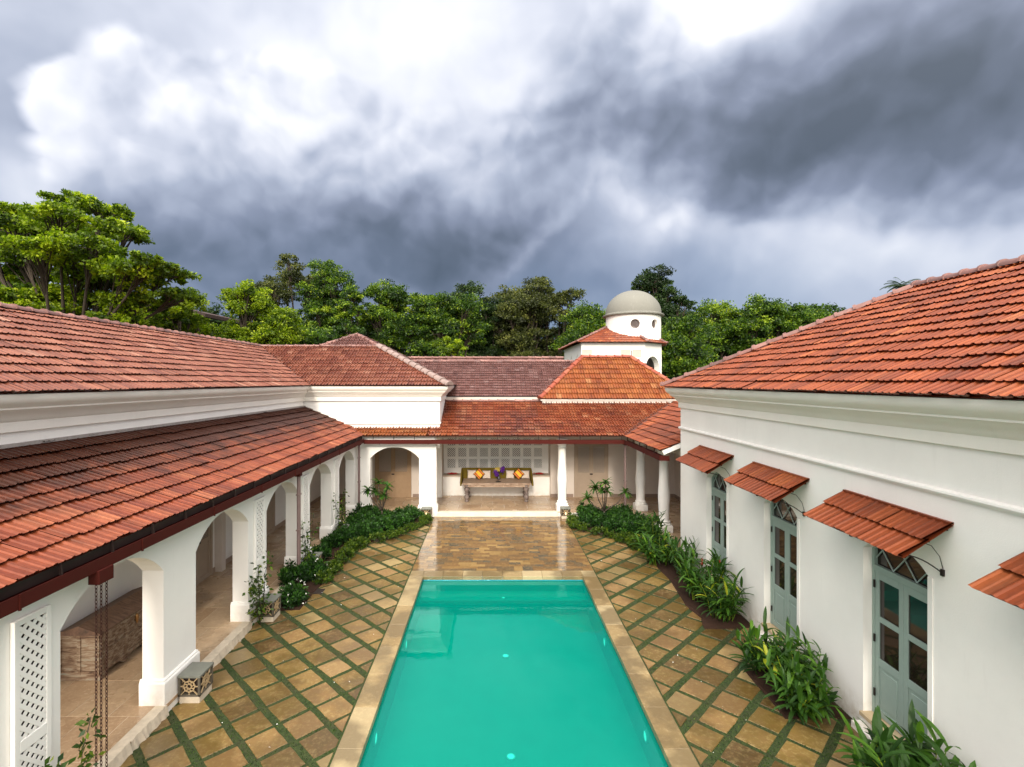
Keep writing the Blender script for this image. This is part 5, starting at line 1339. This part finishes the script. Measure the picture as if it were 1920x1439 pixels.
# ---- blade-leaved (ginger) plants
def blade(mb, base, d, L, w, droop, tint, n=5):
    base = Vector(base); d = Vector(d).normalized(); side = d.cross(Vector((0, 0, 1)))
    if side.length < .05: side = Vector((1, 0, 0))
    side.normalize(); p = base.copy(); cur = d.copy(); vs = []
    for i in range(n+1):
        u = i/n; ww = w*math.sin(math.pi*min(1, .12+u*.88))**.7*(1 if u < .99 else .05)
        nr = side.cross(cur).normalized()
        vs += [p-side*ww/2+nr*ww*.12, p-nr*0, p+side*ww/2+nr*ww*.12]
        cur = (cur+Vector((0, 0, -droop/n))).normalized(); p = p+cur*(L/n)
    fs = []
    for i in range(n): fs += [(i*3, i*3+1, i*3+4, i*3+3), (i*3+1, i*3+2, i*3+5, i*3+4)]
    mb.add(vs, fs, tint)
def ginger(x, y, r, h, stems, lab, seed, name='ginger_plant', flowers=0, leaflen=.34, m=L_GINGER, yellow=.015):
    r2 = random.Random(seed); o = thing(name, lab, 'plant', (x, y, .04), 'broad bladed plants along the right wall')
    lf = MB(); sm = MB(); tips = []
    for s in range(stems):
        a = r2.uniform(0, TAU); rb = r*.45*math.sqrt(r2.random()); hh = h*r2.uniform(.55, 1.05)
        b = Vector((x+rb*math.cos(a), y+rb*math.sin(a), .03)); lean = r2.uniform(.15, .55)*r
        a2 = a+r2.uniform(-.6, .6); tip = b+Vector((math.cos(a2)*lean, math.sin(a2)*lean, hh))
        if tip.x > 5.46: tip.x = 5.46-r2.uniform(0, .1)
        mid = b.lerp(tip, .5)+Vector((-math.cos(a2)*.04, -math.sin(a2)*.04, .03)); sm.tube([b, mid, tip], [.011, .009, .004], 5, cap=False); tips.append(tip)
        nl = r2.randint(8, 12); pl_ = r2.uniform(0, TAU); base_t = r2.gauss(.45, .15)
        for i in range(nl):
            u = .25+.75*i/(nl-1); p = b.lerp(mid, u*2) if u < .5 else mid.lerp(tip, u*2-1)
            aa = pl_+math.pi*i+r2.uniform(-.5, .5); el = r2.uniform(.35, .9)+(.5 if i >= nl-2 else 0)
            d = Vector((math.cos(aa)*math.cos(el), math.sin(aa)*math.cos(el), math.sin(el)))
            if p.x+d.x*leaflen > 5.5: d.x = -abs(d.x)*.4
            tt = .98 if r2.random() < yellow else min(.88, max(0, base_t+r2.gauss(0, .14)))
            blade(lf, p, d, leaflen*r2.uniform(.7, 1.2), leaflen*r2.uniform(.15, .2), r2.uniform(.5, 1.5), tt)
    lf.build('foliage', m, o, recalc=False); sm.build('stems', L_MID, o, recalc=False)
    if flowers:
        f = MB()
        for t in tips[:flowers]:
            for i in range(14):
                a = i*2.4; p = t+Vector((0, 0, .02+.012*i)); blade(f, p, (math.cos(a), math.sin(a), 1.2), .06, .028, .2, .5, 2)
        f.build('blossoms', REDP, o, recalc=False)
ginger(5.05, 15.75, .45, .95, 16, 'broad bladed plant below the last column, beside the building corner', 1)
ginger(4.75, 14.55, .75, .72, 34, 'bright green bladed plant in front of the farthest sage door side wall', 2, yellow=.03, m=L_GINGER)
ginger(5.15, 13.55, .5, .80, 20, 'bladed plant against the wall under the farthest awning', 3)
ginger(4.98, 12.1, .7, .95, 34, 'tall dark bladed plant with red blossoms in front of the farthest sage door', 4, flowers=2)
ginger(5.05, 11.15, .55, .85, 28, 'bladed plant just beyond the middle sage door, with some yellow leaves', 5, yellow=.05)
ginger(4.92, 9.05, .6, .62, 26, 'low bladed plant with yellow tipped leaves in front of the middle sage door', 6, yellow=.07)
ginger(5.02, 8.35, .6, .66, 34, 'bushy bladed plant against the wall between the middle and nearest sage doors', 7)
ginger(4.85, 7.95, .45, .42, 16, 'lowest bladed plant at the tip of the bed left of the nearest sage door', 9)
ginger(5.0, 6.1, .65, .80, 34, 'broad bladed plant cut by the bottom edge near the nearest sage door', 8, leaflen=.42)

# ---- climbers on the pier lattices
def climber(x, y, top, spread, seed, lab, m=L_LIME, base=.02, n=150):
    r2 = random.Random(seed); o = thing('climber', lab, 'plant', (x, y, base), 'young climbers by the arcade piers')
    st = MB(); P, A = [], []
    for s in range(4):
        a = r2.uniform(0, TAU); pts = [Vector((x, y, base))]; hh = top*r2.uniform(.65, 1)
        for i in range(1, 9):
            u = i/8; pts.append(Vector((x+spread*.5*u*math.cos(a)+r2.uniform(-.03, .03), y+spread*u*math.sin(a)+r2.uniform(-.04, .04), base+hh*u)))
        st.tube(pts, [.008]*5+[.005]*4, 5, cap=False)
        for i in range(2, 9):
            for k in range(max(3, n//18)):
                q = pts[i-1].lerp(pts[i], r2.random()); off_ = Vector((r2.gauss(0, .07), r2.gauss(0, .09), r2.gauss(0, .05)))
                P.append(q+off_); A.append(off_+Vector((0, 0, -.02)))
    P = np.array(P); A = np.array(A)+1e-4; k = len(P)
    P[:, 0] = np.maximum(P[:, 0], -5.02)
    leaf_mesh('foliage', P, A, rng.uniform(.06, .12, k), .55, rng.normal(.4, .22, k), m, o)
    st.build('stems', BARK, o, recalc=False)
climber(-4.80, 5.75, 1.3, .32, 1, 'leafy young climber at the bottom left by the nearest lattice panel', L_LIME, n=340)
climber(-4.88, 10.85, 1.55, .35, 2, 'yellow green climber in front of the lattice panel by the second stone lantern', n=230)
climber(-4.86, 13.6, 1.9, .35, 3, 'thin climber by the downpipe between the second and third full arches', L_MID, n=150)
climber(-4.86, 16.5, 1.7, .3, 4, 'dark climber on the farthest lattice panel of the arcade', L_MID, n=170)

# ---- frangipani trees
def frangipani(x, y, tips_, lab, seed):
    r2 = random.Random(seed); o = thing('frangipani_tree', lab, 'small tree', (x, y, .04)); st = MB(); lf = MB()
    f = Vector((x+.02, y, .55)); st.tube([(x, y, .0), (x+.03, y, .3), f], [.035, .032, .028], 8)
    for (dx, dz) in tips_:
        e = Vector((x+dx, y+r2.uniform(-.2, .2), dz)); mid = f.lerp(e, .5)+Vector((dx*.12, 0, -.05)); st.tube([f, mid, e], [.026, .02, .014], 7)
        nl = 26
        for i in range(nl):
            a = i*2.4; el = r2.uniform(-.3, 1.1); blade(lf, e+Vector((0, 0, r2.uniform(-.06, .04))), (math.cos(a)*math.cos(el), math.sin(a)*math.cos(el), math.sin(el)), r2.uniform(.22, .36), .075, .8, min(.88, max(0, r2.gauss(.42, .2))), 4)
    st.build('trunk', BARKL, o, smooth=True, recalc=False); lf.build('crown', L_GINGER, o, recalc=False)
frangipani(-3.95, 18.4, [(-.50, 1.28), (-.14, 1.52), (.10, 1.10), (-.26, 1.22), (.24, 1.45)], 'small frangipani tree standing in the left bed before the corner arch', 5)
frangipani(4.02, 18.3, [(-.55, 1.0), (-.30, 1.42), (.02, 1.62), (.80, 1.22), (.12, 1.28), (-.1, 1.35)], 'small frangipani tree standing in the right bed before the pale door', 6)

# ================================================================== TREES BEYOND
def W(px, py, Y): return ((px-921)*Y/960, Y, 5.2+(715-py)*Y/960)
def crown(px, py, Y, wpx, hpx, n, seed, rs=(.9, 1.5), flat=.85):
    """n clumps filling an ellipse wpx x hpx (photo pixels at depth Y) centred px,py, with real depth"""
    r2 = random.Random(seed); out = []; k = Y/960; c = W(px, py, Y)
    for i in range(n):
        for _ in range(40):
            a, b, d = r2.uniform(-1, 1), r2.uniform(-1, 1), r2.uniform(-1, 1)
            if a*a+b*b+d*d < 1: break
        r_ = r2.uniform(*rs)
        out.append((c[0]+a*wpx/2*k, c[1]+d*wpx/2*k*.8, c[2]-hpx*.12*k+b*hpx*.60*k, r_, r_, r_*flat))
    return out
def tree_at(px, py, Y, wpx, hpx, n, seed, label, m, name='broadleaf_tree', per=520, size=.20, rs=(.9, 1.5), sub=15, spread=.40, **kw):
    per *= 2.0; n = int(n*1.7); size *= .95; rs = (rs[0]*1.15, rs[1]*1.3)
    cl = crown(px, py, Y, wpx, hpx, n, seed, rs)
    X = (px-921)*Y/960
    return tree(name, label, 'tree', (X, Y, 0), cl, m, per=per, size=size, sub=sub, spread=spread, group='trees beyond the roofs', **kw)

# big spreading tree on the left, in layered bright pads
big = []
Yb = 23
for (px, py, w, h, d) in ((30, 420, 120, 40, 0), (110, 395, 110, 38, -1), (190, 385, 90, 34, 1), (80, 455, 130, 36, -2), (170, 450, 120, 40, -1.2), (235, 425, 70, 36, .6), (10, 385, 90, 34, 1), (150, 368, 80, 22, 1.5),
                          (250, 500, 120, 44, -.8), (310, 500, 80, 34, -.2), (330, 545, 60, 30, .3), (260, 555, 110, 36, .4), (-40, 430, 110, 40, 0), (190, 515, 120, 40, .8), (60, 500, 110, 30, 1.5), (120, 540, 110, 30, 1.2), (220, 590, 110, 26, 0), (285, 480, 60, 22, -1.2), (-60, 380, 120, 40, 1), (150, 480, 130, 44, .2), (40, 470, 110, 40, .6), (90, 570, 130, 34, .5), (20, 545, 110, 34, 0), (200, 555, 110, 34, 1.4), (130, 420, 120, 40, 1.6)):
    Yd = Yb+d*1.3; c = W(px, py+16, Yd); k = Yd/960
    big.append((c[0], c[1], c[2], w/2*k*1.05, 1.8, h/2*k*1.2))
tree('spreading_tree', 'big spreading tree with bright yellow green layered foliage at the left edge', 'tree', (-19.5, 23.5, 0), big, L_BRIGHT, per=3000, size=.17, trunk_r=.20, fork=.42, sub=46, spread=.34, limbs=2)

tree_at(15, 590, 30, 120, 70, 8, 3, 'low dark tree at the left edge under the big spreading tree', L_MID)
tree_at(330, 600, 30, 170, 70, 11, 4, 'rounded yellow green tree right below the tip of the spreading tree', L_BRIGHT, rs=(.7, 1.2), size=.16, per=800)
tree_at(455, 605, 32, 170, 90, 14, 5, 'rounded bright green tree in front of the tall open crowned tree', L_BRIGHT, rs=(.7, 1.2), size=.16, per=800)
tree_at(560, 560, 46, 140, 130, 10, 6, 'tall open crowned tree with pale branches left of centre', L_OLIVE, barkm=BARKL, rs=(.8, 1.4), per=480)
tree_at(605, 560, 44, 80, 130, 9, 7, 'tall narrow tree hung with creepers left of centre', L_MID, rs=(.8, 1.3), per=520)
tree_at(560, 640, 38, 150, 50, 8, 8, 'low dark green tree at the foot of the tall open crowned tree', L_MID, rs=(.8, 1.3))
tree_at(660, 600, 42, 70, 100, 8, 9, 'slender dark tree hung with creepers above the pyramid roof peak', L_MID, rs=(.7, 1.1))
tree_at(735, 605, 46, 120, 130, 14, 10, 'rounded dark green tree just right of the pyramid roof peak', L_MID)
tree_at(825, 605, 45, 130, 130, 15, 11, 'bright green leafy tree above the middle of the rear roof', L_MID)
tree_at(910, 610, 48, 140, 130, 14, 12, 'dense dark tree above the middle of the rear roof', L_DARK)
tree_at(985, 605, 47, 130, 130, 14, 13, 'grey green tree with spiky top right of centre', L_OLIVE)
tree_at(1045, 610, 49, 120, 120, 12, 14, 'grey green tree just left of the domed tower, taller one', L_OLIVE)
tree_at(1110, 625, 44, 100, 80, 10, 15, 'mid green tree touching the left side of the domed tower', L_MID)
tree_at(858, 655, 38, 60, 26, 5, 16, 'small bright green tree low over the rear roof ridge', L_BRIGHT, rs=(.5, .8), size=.14, per=900)
tree_at(1240, 575, 42, 90, 110, 11, 17, 'tall drooping tree right behind the grey dome', L_DARK, rs=(.7, 1.2))
tree_at(1265, 660, 38, 110, 90, 12, 18, 'leafy green tree filling the gap between the tower and the right roof', L_MID)
tree_at(1345, 630, 44, 120, 90, 14, 19, 'bright green tree right of the domed tower with small dark top', L_MID)
tree_at(1440, 635, 42, 150, 100, 16, 20, 'broad mid green tree above the hip of the right roof, darker one', L_MID)
tree_at(1510, 615, 44, 130, 80, 14, 21, 'bright green tree with reddish tips above the hip of the right roof', L_MID)
tree_at(1590, 640, 46, 140, 90, 12, 22, 'green tree mostly hidden behind the right roof hip', L_DARK)
# background wood closing the view
wc = []
r2 = random.Random(77)
for i in range(46):
    Yw = r2.uniform(58, 74); px = -200+2300*i/46; py = 640+r2.uniform(-22, 14); c = W(px, py, Yw); wc.append((*c, 3.6, 3.0, 3.0))
    c = W(px+20, py+45, Yw-4); wc.append((*c, 3.4, 3.0, 2.6))
P, A, S, T, _ = clump_leaves(wc, 330, .34, 5)
me = leaf_mesh('', P, A, S, .55, T-.05, L_DARK); me.name = 'woodland'; o = bpy.data.objects.new('woodland', me); C.objects.link(o)
mark(o, 'dark mass of far woodland behind the trees', 'woodland', kind='stuff')
# palm above the right ridge
pm = thing('palm_tree', 'feathery palm top peeking over the ridge of the right roof', 'tree', (23.5, 29, 0))
mb = MB(); c = W(1690, 530, 29); mb.tube([(c[0], 29, 0), (c[0], 29, c[2]-.2)], [.2, .14], 8); mb.build('trunk', BARKL, pm, smooth=True)
lf = MB(); r2 = random.Random(3)
for i in range(20):
    a = i*2.4; el = r2.uniform(.1, 1.1); d = Vector((math.cos(a)*math.cos(el), math.sin(a)*math.cos(el), math.sin(el))); p = Vector((c[0], 29, c[2]-.2)); L = r2.uniform(.7, 1.05)
    side = d.cross(Vector((0, 0, 1))).normalized()
    for k in range(16):
        p = p+d*(L/16); d = (d+Vector((0, 0, -.085))).normalized()
        for s in (-1, 1): blade(lf, p, side*s+d*.5+Vector((0, 0, -.35)), .32*(1-k/22), .035, .6, r2.gauss(.4, .15), 2)
lf.build('crown', L_DARK, pm, recalc=False)
# distant building roof slope seen behind the spreading tree
bd = thing('distant_house', 'dark sloping roof edge of a distant house behind the left trees', 'house', (-20.5, 33, 0))
a = W(235, 552, 33); b = W(385, 588, 33)
mb = MB(); mb.add([(a[0], 33, a[2]), (b[0], 33, b[2]), (b[0]+1, 39, b[2]-.1), (a[0]-1, 39, a[2]-.1), (a[0], 33, a[2]-.22), (b[0], 33, b[2]-.22), (b[0]+1, 39, b[2]-.32), (a[0]-1, 39, a[2]-.32)], [(0, 1, 2, 3), (4, 5, 1, 0), (5, 6, 2, 1), (7, 4, 0, 3), (4, 7, 6, 5), (6, 7, 3, 2)], .5)
mb.build('roof', plain('far_roof', (.075, .05, .045), .8), bd)
mb = MB(); mb.box(a[0]+.5, b[0]-.4, 33.4, 38.5, 0, b[2]-.3); mb.build('wall', plain('far_wall', (.12, .13, .08), .9), bd)

n = 90
side = rng.random(n) < .5
X = np.where(side, rng.uniform(-4.9, -2.3, n), rng.uniform(3.0, 5.3, n)); Y = 6+rng.random(n)*11
P = np.stack([X, Y, np.full(n, .034)], 1); A = rng.normal(size=(n, 3)); A[:, 2] *= .1
me = leaf_mesh('', P, A, rng.uniform(.012, .032, n), .6, rng.random(n), WHITEP); me.name = 'fallen_petals'; o = bpy.data.objects.new('fallen_petals', me); C.objects.link(o)
mark(o, 'tiny pale petals scattered over the wet sandstone slabs', 'petals', kind='stuff')
